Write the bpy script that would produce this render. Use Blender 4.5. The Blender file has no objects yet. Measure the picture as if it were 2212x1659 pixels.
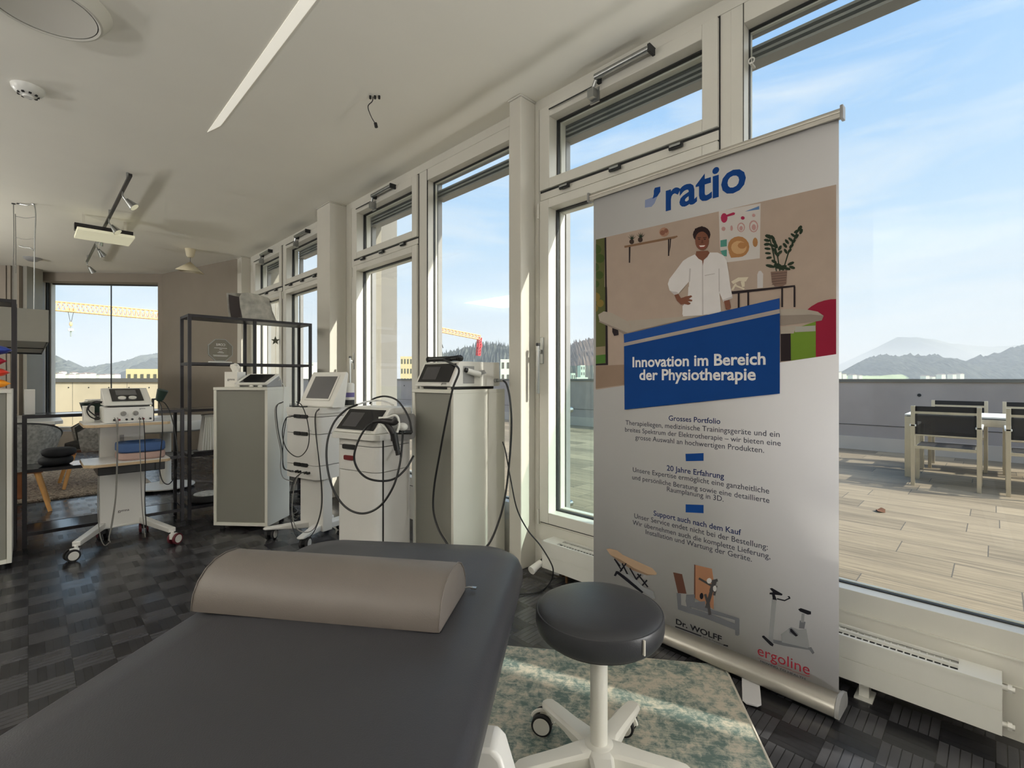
import bpy, bmesh, math, random
from mathutils import Vector, Matrix, noise
from mathutils.geometry import tessellate_polygon
random.seed(7)
scene = bpy.context.scene
COL = scene.collection
S2 = math.sqrt(.5)
EYE = 1.15           # camera height (m)
FPX = 1045.0         # focal length in pixels of the 2212 px wide frame
# world axes: +x = out through the window wall, +y = along the window wall, z up; camera stands at x = y = 0

# ------------------------------------------------------------------ camera
cam_data = bpy.data.cameras.new('camera')
cam = bpy.data.objects.new('camera', cam_data)
COL.objects.link(cam)
cam.location = (0, 0, EYE)
cam.rotation_euler = (math.radians(90), 0, math.radians(-45))
cam_data.sensor_width = 36
cam_data.lens = 36 * FPX / 2212
cam_data.shift_y = -11.5 / 2212
cam_data.clip_start = .05
cam_data.clip_end = 8000
scene.camera = cam

# ------------------------------------------------------------------ exposure
vs = scene.view_settings
vs.view_transform = 'Standard'
vs.look = 'None'
vs.exposure = 0.12
vs.gamma = 1
vs.use_curve_mapping = False
scene.cycles.max_bounces = 14
scene.cycles.diffuse_bounces = 7
scene.cycles.glossy_bounces = 5
scene.cycles.transparent_max_bounces = 24
scene.cycles.caustics_reflective = False
scene.cycles.caustics_refractive = False

# ------------------------------------------------------------------ sky
SUN_AZ = Vector((.34, -.94, 0)).normalized()      # towards the sun
SUN_EL = math.radians(34)
TO_SUN = Vector((SUN_AZ.x * math.cos(SUN_EL), SUN_AZ.y * math.cos(SUN_EL), math.sin(SUN_EL)))
world = bpy.data.worlds.new('sky')
scene.world = world
world.use_nodes = True
nt = world.node_tree
nt.nodes.clear()
N = nt.nodes.new
tc = N('ShaderNodeTexCoord')
sep = N('ShaderNodeSeparateXYZ')
nt.links.new(tc.outputs['Generated'], sep.inputs[0])
ramp = N('ShaderNodeValToRGB')
cr = ramp.color_ramp
cr.elements[0].position = 0.0
cr.elements[0].color = (.74, .81, .88, 1)
cr.elements[1].position = .95
cr.elements[1].color = (.12, .30, .72, 1)
for p, c in ((.10, (.68, .80, .93, 1)), (.26, (.50, .71, .95, 1)), (.45, (.33, .58, .93, 1)), (.62, (.22, .47, .88, 1))):
    e = cr.elements.new(p)
    e.color = c
nt.links.new(sep.outputs['Z'], ramp.inputs[0])
# thin streaky cloud
mp = N('ShaderNodeMapping')
mp.inputs['Scale'].default_value = (1.6, 1.2, 7.5)
mp.inputs['Location'].default_value = (.35, .2, .1)
nt.links.new(tc.outputs['Generated'], mp.inputs[0])
nz = N('ShaderNodeTexNoise')
nz.inputs['Scale'].default_value = 1.9
nz.inputs['Detail'].default_value = 7
nz.inputs['Roughness'].default_value = .58
nz.inputs['Distortion'].default_value = .5
nt.links.new(mp.outputs[0], nz.inputs['Vector'])
r2 = N('ShaderNodeValToRGB')
r2.color_ramp.elements[0].position = .47
r2.color_ramp.elements[0].color = (0, 0, 0, 1)
r2.color_ramp.elements[1].position = .74
r2.color_ramp.elements[1].color = (.62, .62, .62, 1)
nt.links.new(nz.outputs['Fac'], r2.inputs[0])
mx = N('ShaderNodeMixRGB')
mx.inputs[2].default_value = (.86, .90, .95, 1)
nt.links.new(r2.outputs[0], mx.inputs[0])
nt.links.new(ramp.outputs[0], mx.inputs[1])
# broad bright glow of the hazy sky round the sun
dot = N('ShaderNodeVectorMath')
dot.operation = 'DOT_PRODUCT'
dot.inputs[1].default_value = TO_SUN
nt.links.new(tc.outputs['Generated'], dot.inputs[0])
mxz = N('ShaderNodeMath')
mxz.operation = 'MAXIMUM'
mxz.inputs[1].default_value = 0
nt.links.new(dot.outputs['Value'], mxz.inputs[0])
pw = N('ShaderNodeMath')
pw.operation = 'POWER'
pw.inputs[1].default_value = 7
nt.links.new(mxz.outputs[0], pw.inputs[0])
gl = N('ShaderNodeMixRGB')
gl.blend_type = 'ADD'
gl.inputs[0].default_value = 1
gs = N('ShaderNodeVectorMath')
gs.operation = 'SCALE'
gs.inputs[0].default_value = (6.0, 5.6, 5.0)
nt.links.new(pw.outputs[0], gs.inputs['Scale'])
nt.links.new(mx.outputs[0], gl.inputs[1])
nt.links.new(gs.outputs[0], gl.inputs[2])
bg = N('ShaderNodeBackground')
bg.inputs['Strength'].default_value = 1.0
nt.links.new(gl.outputs[0], bg.inputs['Color'])
wo = N('ShaderNodeOutputWorld')
nt.links.new(bg.outputs[0], wo.inputs['Surface'])

# ------------------------------------------------------------------ sun and added fill lights
sd = bpy.data.lights.new('sun', 'SUN')
sd.energy = 5.4
sd.angle = math.radians(.7)
sd.color = (1, .93, .82)
sun = bpy.data.objects.new('sun', sd)
COL.objects.link(sun)
sun.rotation_euler = TO_SUN.to_track_quat('Z', 'Y').to_euler()

def fill_lamp(name, loc, size, power, color=(1, .99, .965), up=False):
    d = bpy.data.lights.new(name, 'AREA')
    d.shape = 'RECTANGLE'
    d.size, d.size_y = size
    d.energy = power
    d.color = color
    o = bpy.data.objects.new(name, d)
    COL.objects.link(o)
    o.location = loc
    if up:
        o.rotation_euler = (math.pi, 0, 0)
    return o
# unseen fill lights added out of frame, turned up to brighten the ceiling
for lx, ly, w in ((-3.3, -1.8, 70), (-3.3, 1.2, 105), (-3.3, 4.4, 80), (-3.2, 7.6, 190), (.3, -3.0, 50)):
    fill_lamp('fill_uplight', (lx, ly, 1.75), (.6, .6), w, up=True)
fill_lamp('fill_downlight', (-2.9, 7.6, 2.84), (1.2, 1.6), 75)  # unseen fill added to brighten the far carpet and chairs
# unseen fill lights added along the window side in place of terrace bounce
for ly, w in ((-1.0, 16), (-2.1, 26), (-3.3, 36)):
    o = fill_lamp('fill_uplight', (2.06, ly, .35), (.14, .14), w)
    o.rotation_euler = Vector((.55, -.25, -1)).to_track_quat('Z', 'Y').to_euler()

# ------------------------------------------------------------------ places
def on_depth(px, py, Z):
    X = (px - 1106) / FPX * Z
    return Vector((S2 * (X + Z), S2 * (Z - X), EYE - (py - 818) / FPX * Z))
def on_level(px, py, z):
    return on_depth(px, py, FPX * (EYE - z) / (py - 818))
def on_wall(px, py, v):          # plane parallel to the window wall at x = v
    r = (px - 1106) / FPX
    return on_depth(px, py, v / (S2 * (1 + r)))
def on_row(px, py, u):           # plane across the room at y = u
    r = (px - 1106) / FPX
    return on_depth(px, py, u / (S2 * (1 - r)))

# ------------------------------------------------------------------ materials
def lin(c):
    r = []
    for x in c:
        x = x / 255
        r.append(x / 12.92 if x <= .04045 else ((x + .055) / 1.055) ** 2.4)
    return (r[0], r[1], r[2], 1)
MATS = {}
def mat(name, col, rough=.5, metal=0.0, var=.05, scale=6.0, bump=0.0, bscale=None, spec=.5, sheen=0.0, coat=0.0, emit=None, stretch=None):
    m = bpy.data.materials.new(name)
    m.use_nodes = True
    t = m.node_tree
    p = t.nodes['Principled BSDF']
    p.inputs['Roughness'].default_value = rough
    p.inputs['Metallic'].default_value = metal
    p.inputs['Specular IOR Level'].default_value = spec
    p.inputs['Sheen Weight'].default_value = sheen
    p.inputs['Coat Weight'].default_value = coat
    c = lin(col)
    tcn = t.nodes.new('ShaderNodeTexCoord')
    n = t.nodes.new('ShaderNodeTexNoise')
    n.inputs['Scale'].default_value = scale
    n.inputs['Detail'].default_value = 5
    src = tcn.outputs['Object']
    if stretch:
        mpn = t.nodes.new('ShaderNodeMapping')
        mpn.inputs['Scale'].default_value = stretch
        t.links.new(src, mpn.inputs[0])
        src = mpn.outputs[0]
    t.links.new(src, n.inputs['Vector'])
    r = t.nodes.new('ShaderNodeValToRGB')
    r.color_ramp.elements[0].position = .3
    r.color_ramp.elements[1].position = .7
    r.color_ramp.elements[0].color = tuple(x * (1 - var) for x in c[:3]) + (1,)
    r.color_ramp.elements[1].color = tuple(min(1, x * (1 + var)) for x in c[:3]) + (1,)
    t.links.new(n.outputs['Fac'], r.inputs[0])
    t.links.new(r.outputs[0], p.inputs['Base Color'])
    if bump:
        n2 = t.nodes.new('ShaderNodeTexNoise')
        n2.inputs['Scale'].default_value = bscale or scale * 8
        n2.inputs['Detail'].default_value = 4
        t.links.new(src, n2.inputs['Vector'])
        b = t.nodes.new('ShaderNodeBump')
        b.inputs['Strength'].default_value = bump
        b.inputs['Distance'].default_value = .004
        t.links.new(n2.outputs['Fac'], b.inputs['Height'])
        t.links.new(b.outputs[0], p.inputs['Normal'])
    if emit:
        p.inputs['Emission Color'].default_value = lin(emit[0])
        p.inputs['Emission Strength'].default_value = emit[1]
    MATS[name] = m
    return m

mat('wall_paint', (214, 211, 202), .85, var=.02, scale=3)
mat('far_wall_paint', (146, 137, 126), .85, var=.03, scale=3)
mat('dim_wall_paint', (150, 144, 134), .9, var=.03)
mat('ceiling_paint', (242, 239, 229), .9, var=.015, scale=2)
mat('frame_white', (222, 220, 212), .42, var=.02, scale=4)
mat('gasket', (40, 42, 44), .6)
mat('steel', (170, 172, 172), .3, 1.0, var=.05, scale=20)
mat('brushed_steel', (196, 190, 178), .38, .85, var=.06, scale=12, stretch=(1, 1, 18))
mat('dark_metal', (52, 50, 52), .42, .5, var=.1, scale=15)
mat('black_plastic', (22, 23, 25), .38, var=.1, scale=15)
mat('black_rubber', (28, 28, 30), .7, var=.1, scale=25)
mat('cable_black', (20, 21, 24), .45)
mat('cable_grey', (128, 126, 122), .5)
mat('white_plastic', (226, 225, 220), .36, var=.02, scale=5)
mat('grey_plastic', (150, 150, 150), .4, var=.03, scale=8)
mat('cart_white', (218, 217, 214), .34, var=.02, scale=5)
mat('pedestal_white', (222, 221, 212), .5, var=.015, scale=3)
mat('pedestal_door', (134, 133, 126), .42, var=.03, scale=2)
mat('couch_vinyl', (54, 54, 59), .42, var=.05, scale=3, bump=.12, bscale=420)
mat('couch_frame', (226, 225, 222), .3, var=.02)
mat('bolster_vinyl', (110, 103, 98), .45, var=.04, scale=4, bump=.1, bscale=420)
mat('stool_vinyl', (50, 51, 55), .38, var=.05, scale=5, bump=.12, bscale=400)
mat('stool_white', (228, 226, 218), .3, var=.02)
mat('thread', (200, 195, 185), .7)
mat('banner_white', (196, 195, 197), .62, var=.015, scale=2)
mat('aluminium', (188, 184, 176), .33, .8, var=.04, scale=6)
mat('radiator_white', (226, 226, 220), .38, var=.02)
mat('fin_gap_shade', (46, 47, 46), .7)  # dark colour for the shade between the radiator fins
mat('brass', (150, 112, 82), .35, .9)
mat('screen_dark', (30, 30, 33), .16, var=.1)
mat('screen_grey', (74, 73, 76), .22, var=.08, scale=3)
mat('screen_slate', (96, 95, 97), .25, var=.05, scale=3)
mat('knob_grey', (140, 138, 134), .4)
mat('tray_wood', (196, 172, 140), .5, var=.1, scale=8, stretch=(1, 12, 1))
mat('tray_white', (216, 216, 214), .3, var=.02)
mat('blue_foam', (62, 92, 140), .7, var=.08, scale=9, bump=.15)
mat('pink_foam', (176, 150, 142), .8, var=.06, scale=9, bump=.15)
mat('pad_black', (48, 50, 55), .75, var=.15, scale=20, bump=.2)
mat('felt_grey', (186, 186, 182), .95, var=.35, scale=38, bump=.25, bscale=120)
mat('felt_dark', (78, 78, 78), .95, var=.2, scale=30)
mat('bag_felt', (176, 174, 166), .95, var=.28, scale=16, bump=.25, bscale=160)
mat('bag_lining', (66, 60, 60), .9)
mat('oak', (226, 172, 104), .5, var=.14, scale=5, stretch=(6, 6, 1))
mat('brown_wood', (150, 96, 62), .5, var=.14, scale=5)
mat('table_white', (224, 224, 220), .25, var=.02)
mat('shelf_black', (44, 42, 46), .4, .3, var=.08, scale=12)
mat('shelf_glass', (34, 36, 42), .12, var=.05)
mat('cardboard', (178, 140, 104), .8, var=.06)
mat('paper_white', (232, 230, 224), .8, var=.03)
mat('bag_orange', (250, 160, 30), .45, var=.1, scale=12, bump=.2)
mat('bag_red', (226, 60, 40), .45, var=.1, scale=12, bump=.2)
mat('bag_crimson', (176, 28, 56), .45, var=.1, scale=12, bump=.2)
mat('bag_blue', (46, 70, 160), .45, var=.1, scale=12, bump=.2)
mat('hood_grey', (150, 148, 140), .4, .2, var=.03)
mat('lamp_cream', (238, 234, 206), .6, var=.02, emit=((240, 236, 205), .30))
mat('strip_diffuser', (236, 233, 222), .6, var=.01, emit=((255, 250, 236), .42))
mat('pendant_cream', (226, 216, 190), .7, var=.04)
mat('bowl_grey', (100, 98, 94), .5, .3)
mat('purple_print', (104, 96, 150), .6)
mat('terrace_metal', (205, 196, 178), .34, .75, var=.05, scale=9, stretch=(4, 4, 1))
mat('mesh_black', (30, 29, 30), .7, var=.1, scale=60)
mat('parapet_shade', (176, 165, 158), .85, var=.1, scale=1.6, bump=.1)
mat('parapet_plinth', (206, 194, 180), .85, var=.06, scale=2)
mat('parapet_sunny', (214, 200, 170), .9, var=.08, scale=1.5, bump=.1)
mat('coping', (120, 118, 112), .5, .4, var=.05)
mat('pilaster_concrete', (146, 142, 132), .9, var=.1, scale=5, bump=.2)
mat('pier_grey', (128, 126, 122), .8, var=.04)
mat('pilaster_clad', (180, 162, 140), .6, var=.06, scale=3, stretch=(14, 14, 1))
mat('crane_haze_orange', (232, 184, 140), .6, var=.06)  # orange paled, distance haze put into the colour
mat('crane_red', (196, 62, 70), .6)
mat('plaster_yellow', (216, 196, 154), .85, var=.03)
mat('plaster_white', (214, 212, 204), .85, var=.03)
mat('dark_window', (96, 92, 84), .3, var=.1)
mat('roof_tile', (140, 120, 112), .8, var=.1)
mat('slab_grey', (150, 156, 158), .8, var=.06)
mat('leaf_dry', (104, 66, 40), .8)
mat('star_green', (70, 74, 56), .6)
mat('valve_white', (232, 231, 226), .35)
mat('award_edge', (150, 154, 152), .4)
mat('award_etch', (214, 216, 214), .7)
mat('red_print', (190, 60, 50), .6)
mat('port_black', (18, 18, 20), .5)
mat('port_red', (120, 34, 44), .5)
mat('handle_red', (110, 26, 32), .4)
mat('wheel_white', (214, 212, 206), .35)
mat('wheel_red', (96, 34, 44), .4)
mat('green_black', (34, 52, 46), .4)

def node_mat(name):
    m = bpy.data.materials.new(name)
    m.use_nodes = True
    MATS[name] = m
    t = m.node_tree
    return t, t.nodes['Principled BSDF'], t.nodes.new, t.links.new
def mathn(t, op, a, b=None, c=None):
    n = t.nodes.new('ShaderNodeMath')
    n.operation = op
    for i, x in enumerate((a, b, c)):
        if x is None:
            continue
        if isinstance(x, (int, float)):
            n.inputs[i].default_value = x
        else:
            t.links.new(x, n.inputs[i])
    return n.outputs[0]

# dark mosaic parquet: squares of five fingers, every other square turned
def parquet():
    t, p, N, L = node_mat('mosaic_parquet')
    g = N('ShaderNodeNewGeometry')
    s = N('ShaderNodeSeparateXYZ')
    L(g.outputs['Position'], s.inputs[0])
    q = .128
    X = mathn(t, 'DIVIDE', s.outputs[0], q)
    Y = mathn(t, 'DIVIDE', s.outputs[1], q)
    ix, iy = mathn(t, 'FLOOR', X), mathn(t, 'FLOOR', Y)
    par = mathn(t, 'FLOORED_MODULO', mathn(t, 'ADD', ix, iy), 2)
    fx, fy = mathn(t, 'FRACT', X), mathn(t, 'FRACT', Y)
    mixn = N('ShaderNodeMix')
    L(par, mixn.inputs[0]); L(fx, mixn.inputs[2]); L(fy, mixn.inputs[3])
    a = mixn.outputs[0]
    f5 = mathn(t, 'MULTIPLY', a, 5)
    fi, ff = mathn(t, 'FLOOR', f5), mathn(t, 'FRACT', f5)
    cmb = N('ShaderNodeCombineXYZ')
    L(ix, cmb.inputs[0]); L(iy, cmb.inputs[1]); L(fi, cmb.inputs[2])
    wn = N('ShaderNodeTexWhiteNoise')
    L(cmb.outputs[0], wn.inputs['Vector'])
    # joints between fingers and between squares
    d1 = mathn(t, 'MINIMUM', ff, mathn(t, 'SUBTRACT', 1, ff))
    d2 = mathn(t, 'MINIMUM', mathn(t, 'MINIMUM', fx, mathn(t, 'SUBTRACT', 1, fx)), mathn(t, 'MINIMUM', fy, mathn(t, 'SUBTRACT', 1, fy)))
    j1 = mathn(t, 'LESS_THAN', d1, .05)
    j2 = mathn(t, 'LESS_THAN', d2, .010)
    j = mathn(t, 'MAXIMUM', j1, j2)
    # grain
    gm = N('ShaderNodeMapping')
    gm.inputs['Scale'].default_value = (1, 1, 1)
    L(g.outputs['Position'], gm.inputs[0])
    gn = N('ShaderNodeTexNoise')
    gn.inputs['Scale'].default_value = 55
    gn.inputs['Detail'].default_value = 6
    L(gm.outputs[0], gn.inputs['Vector'])
    tone = mathn(t, 'ADD', mathn(t, 'MULTIPLY', par, .60), mathn(t, 'ADD', mathn(t, 'MULTIPLY', wn.outputs['Value'], .10), mathn(t, 'MULTIPLY', gn.outputs['Fac'], .22)))  # squares alternate in tone: gloss of the turned fingers put into the colour
    r = N('ShaderNodeValToRGB')
    r.color_ramp.elements[0].color = lin((26, 26, 29))
    r.color_ramp.elements[1].color = lin((72, 72, 76))
    L(tone, r.inputs[0])
    mxx = N('ShaderNodeMixRGB')
    mxx.inputs[2].default_value = lin((18, 17, 18))
    L(j, mxx.inputs[0]); L(r.outputs[0], mxx.inputs[1])
    L(mxx.outputs[0], p.inputs['Base Color'])
    rr = mathn(t, 'ADD', mathn(t, 'ADD', .24, mathn(t, 'MULTIPLY', par, -.05)), mathn(t, 'MULTIPLY', wn.outputs['Value'], .07))
    L(rr, p.inputs['Roughness'])
    hgt = mathn(t, 'SUBTRACT', mathn(t, 'ADD', mathn(t, 'MULTIPLY', wn.outputs['Value'], .06), mathn(t, 'MULTIPLY', gn.outputs['Fac'], .16)), mathn(t, 'MULTIPLY', j, .8))
    b = N('ShaderNodeBump')
    b.inputs['Strength'].default_value = .25
    b.inputs['Distance'].default_value = .002
    L(hgt, b.inputs['Height'])
    L(b.outputs[0], p.inputs['Normal'])
parquet()

# terrace tiles: long planks of striped stone running along the wall
def terrace():
    t, p, N, L = node_mat('terrace_tile')
    g = N('ShaderNodeNewGeometry')
    s = N('ShaderNodeSeparateXYZ')
    L(g.outputs['Position'], s.inputs[0])
    row = mathn(t, 'DIVIDE', mathn(t, 'ADD', s.outputs[0], .12), .30)
    ir = mathn(t, 'FLOOR', row)
    fr = mathn(t, 'FRACT', row)
    wn0 = N('ShaderNodeTexWhiteNoise')
    wn0.noise_dimensions = '1D'
    L(ir, wn0.inputs['W'])
    off = mathn(t, 'MULTIPLY', wn0.outputs['Value'], .9)
    cl = mathn(t, 'DIVIDE', mathn(t, 'ADD', s.outputs[1], off), .9)
    ic, fc = mathn(t, 'FLOOR', cl), mathn(t, 'FRACT', cl)
    cmb = N('ShaderNodeCombineXYZ')
    L(ir, cmb.inputs[0]); L(ic, cmb.inputs[1])
    wn = N('ShaderNodeTexWhiteNoise')
    L(cmb.outputs[0], wn.inputs['Vector'])
    dr = mathn(t, 'MULTIPLY', mathn(t, 'MINIMUM', fr, mathn(t, 'SUBTRACT', 1, fr)), .30)
    dc = mathn(t, 'MULTIPLY', mathn(t, 'MINIMUM', fc, mathn(t, 'SUBTRACT', 1, fc)), .9)
    j = mathn(t, 'LESS_THAN', mathn(t, 'MINIMUM', dr, dc), .003)
    mpn = N('ShaderNodeMapping')
    mpn.inputs['Scale'].default_value = (30, 1.3, 1)
    L(g.outputs['Position'], mpn.inputs[0])
    addv = N('ShaderNodeVectorMath')
    L(mpn.outputs[0], addv.inputs[0]); L(wn.outputs['Color'], addv.inputs[1])
    gn = N('ShaderNodeTexNoise')
    gn.inputs['Scale'].default_value = 1.6
    gn.inputs['Detail'].default_value = 6
    gn.inputs['Roughness'].default_value = .65
    L(addv.outputs[0], gn.inputs['Vector'])
    tone = mathn(t, 'ADD', mathn(t, 'MULTIPLY', gn.outputs['Fac'], .85), mathn(t, 'MULTIPLY', wn.outputs['Value'], .25))
    r = N('ShaderNodeValToRGB')
    r.color_ramp.elements[0].position = .25
    r.color_ramp.elements[1].position = .85
    r.color_ramp.elements[0].color = lin((84, 75, 62))
    r.color_ramp.elements[1].color = lin((172, 156, 130))
    L(tone, r.inputs[0])
    mxx = N('ShaderNodeMixRGB')
    mxx.inputs[2].default_value = lin((84, 78, 70))
    L(j, mxx.inputs[0]); L(r.outputs[0], mxx.inputs[1])
    L(mxx.outputs[0], p.inputs['Base Color'])
    p.inputs['Roughness'].default_value = .75
    b = N('ShaderNodeBump')
    b.inputs['Strength'].default_value = .3
    b.inputs['Distance'].default_value = .003
    L(mathn(t, 'SUBTRACT', gn.outputs['Fac'], j), b.inputs['Height'])
    L(b.outputs[0], p.inputs['Normal'])
terrace()

# vintage rug: worn teal figure on warm grey
def rug_mat():
    t, p, N, L = node_mat('vintage_rug')
    tcn = N('ShaderNodeTexCoord')
    n1 = N('ShaderNodeTexNoise')
    n1.inputs['Scale'].default_value = 5.5
    n1.inputs['Detail'].default_value = 2
    L(tcn.outputs['Object'], n1.inputs['Vector'])
    n2 = N('ShaderNodeTexNoise')
    n2.inputs['Scale'].default_value = 34
    n2.inputs['Detail'].default_value = 7
    n2.inputs['Roughness'].default_value = .72
    n2.inputs['Distortion'].default_value = .35
    L(tcn.outputs['Object'], n2.inputs['Vector'])
    v = N('ShaderNodeTexVoronoi')
    v.inputs['Scale'].default_value = 9
    L(tcn.outputs['Object'], v.inputs['Vector'])
    mpn = N('ShaderNodeMapping')
    mpn.inputs['Scale'].default_value = (2, 60, 1)
    L(tcn.outputs['Object'], mpn.inputs[0])
    n3 = N('ShaderNodeTexNoise')
    n3.inputs['Scale'].default_value = 3
    n3.inputs['Detail'].default_value = 4
    L(mpn.outputs[0], n3.inputs['Vector'])
    m1 = mathn(t, 'ADD', mathn(t, 'MULTIPLY', n1.outputs['Fac'], .50), mathn(t, 'MULTIPLY', n2.outputs['Fac'], 1.28))
    m2 = mathn(t, 'ADD', m1, mathn(t, 'ADD', mathn(t, 'MULTIPLY', v.outputs['Distance'], .25), mathn(t, 'MULTIPLY', n3.outputs['Fac'], .28)))
    r = N('ShaderNodeValToRGB')
    e = r.color_ramp.elements
    e[0].position = .98; e[0].color = lin((104, 122, 119))
    e[1].position = 1.22; e[1].color = lin((206, 200, 184))
    x = e.new(1.07 if False else .999); x.color = lin((104, 130, 126))
    sc_ = mathn(t, 'MULTIPLY_ADD', m2, 1.35, -1.06)
    e[0].position = .30; e[2].position = .72; e[1].position = .46
    e[1].color = lin((146, 154, 146)); e[2].color = lin((196, 189, 174))
    L(sc_, r.inputs[0])
    L(r.outputs[0], p.inputs['Base Color'])
    p.inputs['Roughness'].default_value = .95
    p.inputs['Specular IOR Level'].default_value = .15
    b = N('ShaderNodeBump')
    b.inputs['Strength'].default_value = .4
    b.inputs['Distance'].default_value = .003
    L(n2.outputs['Fac'], b.inputs['Height'])
    L(b.outputs[0], p.inputs['Normal'])
rug_mat()

def shag_mat():
    t, p, N, L = node_mat('shag_beige')
    g = N('ShaderNodeNewGeometry')
    n = N('ShaderNodeTexNoise')
    n.inputs['Scale'].default_value = 34
    n.inputs['Detail'].default_value = 4
    n.inputs['Distortion'].default_value = 1.5
    L(g.outputs['Position'], n.inputs['Vector'])
    r = N('ShaderNodeValToRGB')
    r.color_ramp.elements[0].position = .38
    r.color_ramp.elements[1].position = .62
    r.color_ramp.elements[0].color = lin((128, 114, 100))
    r.color_ramp.elements[1].color = lin((228, 214, 194))
    L(n.outputs['Fac'], r.inputs[0]); L(r.outputs[0], p.inputs['Base Color'])
    p.inputs['Roughness'].default_value = 1
    b = N('ShaderNodeBump')
    b.inputs['Strength'].default_value = 1
    b.inputs['Distance'].default_value = .02
    L(n.outputs['Fac'], b.inputs['Height']); L(b.outputs[0], p.inputs['Normal'])
shag_mat()

def forest_mat(name, a, b_, sc=.06):
    t, p, N, L = node_mat(name)
    g = N('ShaderNodeNewGeometry')
    n = N('ShaderNodeTexNoise')
    n.inputs['Scale'].default_value = sc
    n.inputs['Detail'].default_value = 8
    n.inputs['Roughness'].default_value = .7
    L(g.outputs['Position'], n.inputs['Vector'])
    r = N('ShaderNodeValToRGB')
    r.color_ramp.elements[0].position = .35
    r.color_ramp.elements[1].position = .65
    r.color_ramp.elements[0].color = lin(a)
    r.color_ramp.elements[1].color = lin(b_)
    L(n.outputs['Fac'], r.inputs[0]); L(r.outputs[0], p.inputs['Base Color'])
    p.inputs['Roughness'].default_value = 1
    p.inputs['Specular IOR Level'].default_value = 0
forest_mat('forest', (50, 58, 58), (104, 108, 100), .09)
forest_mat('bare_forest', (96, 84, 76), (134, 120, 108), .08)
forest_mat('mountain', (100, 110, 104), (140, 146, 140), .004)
forest_mat('meadow', (150, 168, 120), (176, 188, 146), .02)

def glass_mat(name, tint=(.97, .99, .98), refl=.6):
    m = bpy.data.materials.new(name)
    m.use_nodes = True
    t = m.node_tree
    t.nodes.clear()
    o = t.nodes.new('ShaderNodeOutputMaterial')
    tr = t.nodes.new('ShaderNodeBsdfTransparent')
    tr.inputs[0].default_value = tint + (1,)
    gl_ = t.nodes.new('ShaderNodeBsdfGlossy')
    gl_.inputs['Roughness'].default_value = 0.0
    gl_.inputs['Color'].default_value = (1, 1, 1, 1)
    fr = t.nodes.new('ShaderNodeFresnel')
    fr.inputs['IOR'].default_value = 1.45
    ml = t.nodes.new('ShaderNodeMath')
    ml.operation = 'MULTIPLY'
    ml.inputs[1].default_value = refl
    mxs = t.nodes.new('ShaderNodeMixShader')
    ge = t.nodes.new('ShaderNodeNewGeometry')
    m0 = t.nodes.new('ShaderNodeMath')
    m0.operation = 'SUBTRACT'
    m0.inputs[0].default_value = 1
    t.links.new(ge.outputs['Backfacing'], m0.inputs[1])
    m9 = t.nodes.new('ShaderNodeMath')
    m9.operation = 'MULTIPLY'
    t.links.new(fr.outputs[0], m9.inputs[0])
    t.links.new(m0.outputs[0], m9.inputs[1])
    t.links.new(m9.outputs[0], ml.inputs[0])
    t.links.new(ml.outputs[0], mxs.inputs[0])
    t.links.new(tr.outputs[0], mxs.inputs[1])
    t.links.new(gl_.outputs[0], mxs.inputs[2])
    t.links.new(mxs.outputs[0], o.inputs[0])
    MATS[name] = m
glass_mat('pane_glass')
glass_mat('guard_glass', (.86, .95, .93), .8)
glass_mat('acrylic', (.84, .87, .86), 1.0)
# see-through woven mesh of the terrace chairs
def sling_mat():
    m = mat('sling_mesh', (34, 32, 33), .75, var=.1, scale=60)
    t = m.node_tree
    tr = t.nodes.new('ShaderNodeBsdfTransparent')
    mxs = t.nodes.new('ShaderNodeMixShader')
    mxs.inputs[0].default_value = .78
    p = t.nodes['Principled BSDF']
    o = [n for n in t.nodes if n.type == 'OUTPUT_MATERIAL'][0]
    t.links.new(tr.outputs[0], mxs.inputs[1])
    t.links.new(p.outputs[0], mxs.inputs[2])
    t.links.new(mxs.outputs[0], o.inputs[0])
sling_mat()

def haze_mat():
    m = bpy.data.materials.new('valley_haze')
    m.use_nodes = True
    t = m.node_tree
    t.nodes.clear()
    o = t.nodes.new('ShaderNodeOutputMaterial')
    v = t.nodes.new('ShaderNodeVolumeScatter')
    v.inputs['Color'].default_value = (.88, .94, 1, 1)
    v.inputs['Density'].default_value = HAZE
    v.inputs['Anisotropy'].default_value = 0
    t.links.new(v.outputs[0], o.inputs['Volume'])
    MATS['valley_haze'] = m
HAZE = 1 / 1700
haze_mat()

# ------------------------------------------------------------------ mesh helpers
I4 = Matrix.Identity(4)
def T(x, y, z): return Matrix.Translation((x, y, z))
def RZ(deg): return Matrix.Rotation(math.radians(deg), 4, 'Z')
def RX(deg): return Matrix.Rotation(math.radians(deg), 4, 'X')
def RY(deg): return Matrix.Rotation(math.radians(deg), 4, 'Y')
def spline(pts, k=8):
    P_ = [Vector(p) for p in pts]
    if len(P_) < 3: return P_
    out = []
    for i in range(len(P_) - 1):
        p0 = P_[i - 1] if i else P_[0] * 2 - P_[1]
        p1, p2 = P_[i], P_[i + 1]
        p3 = P_[i + 2] if i + 2 < len(P_) else P_[-1] * 2 - P_[-2]
        for j in range(k):
            t = j / k
            out.append(.5 * ((2 * p1) + (p2 - p0) * t + (2 * p0 - 5 * p1 + 4 * p2 - p3) * t * t + (3 * p1 - p0 - 3 * p2 + p3) * t ** 3))
    out.append(P_[-1])
    return out
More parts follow.
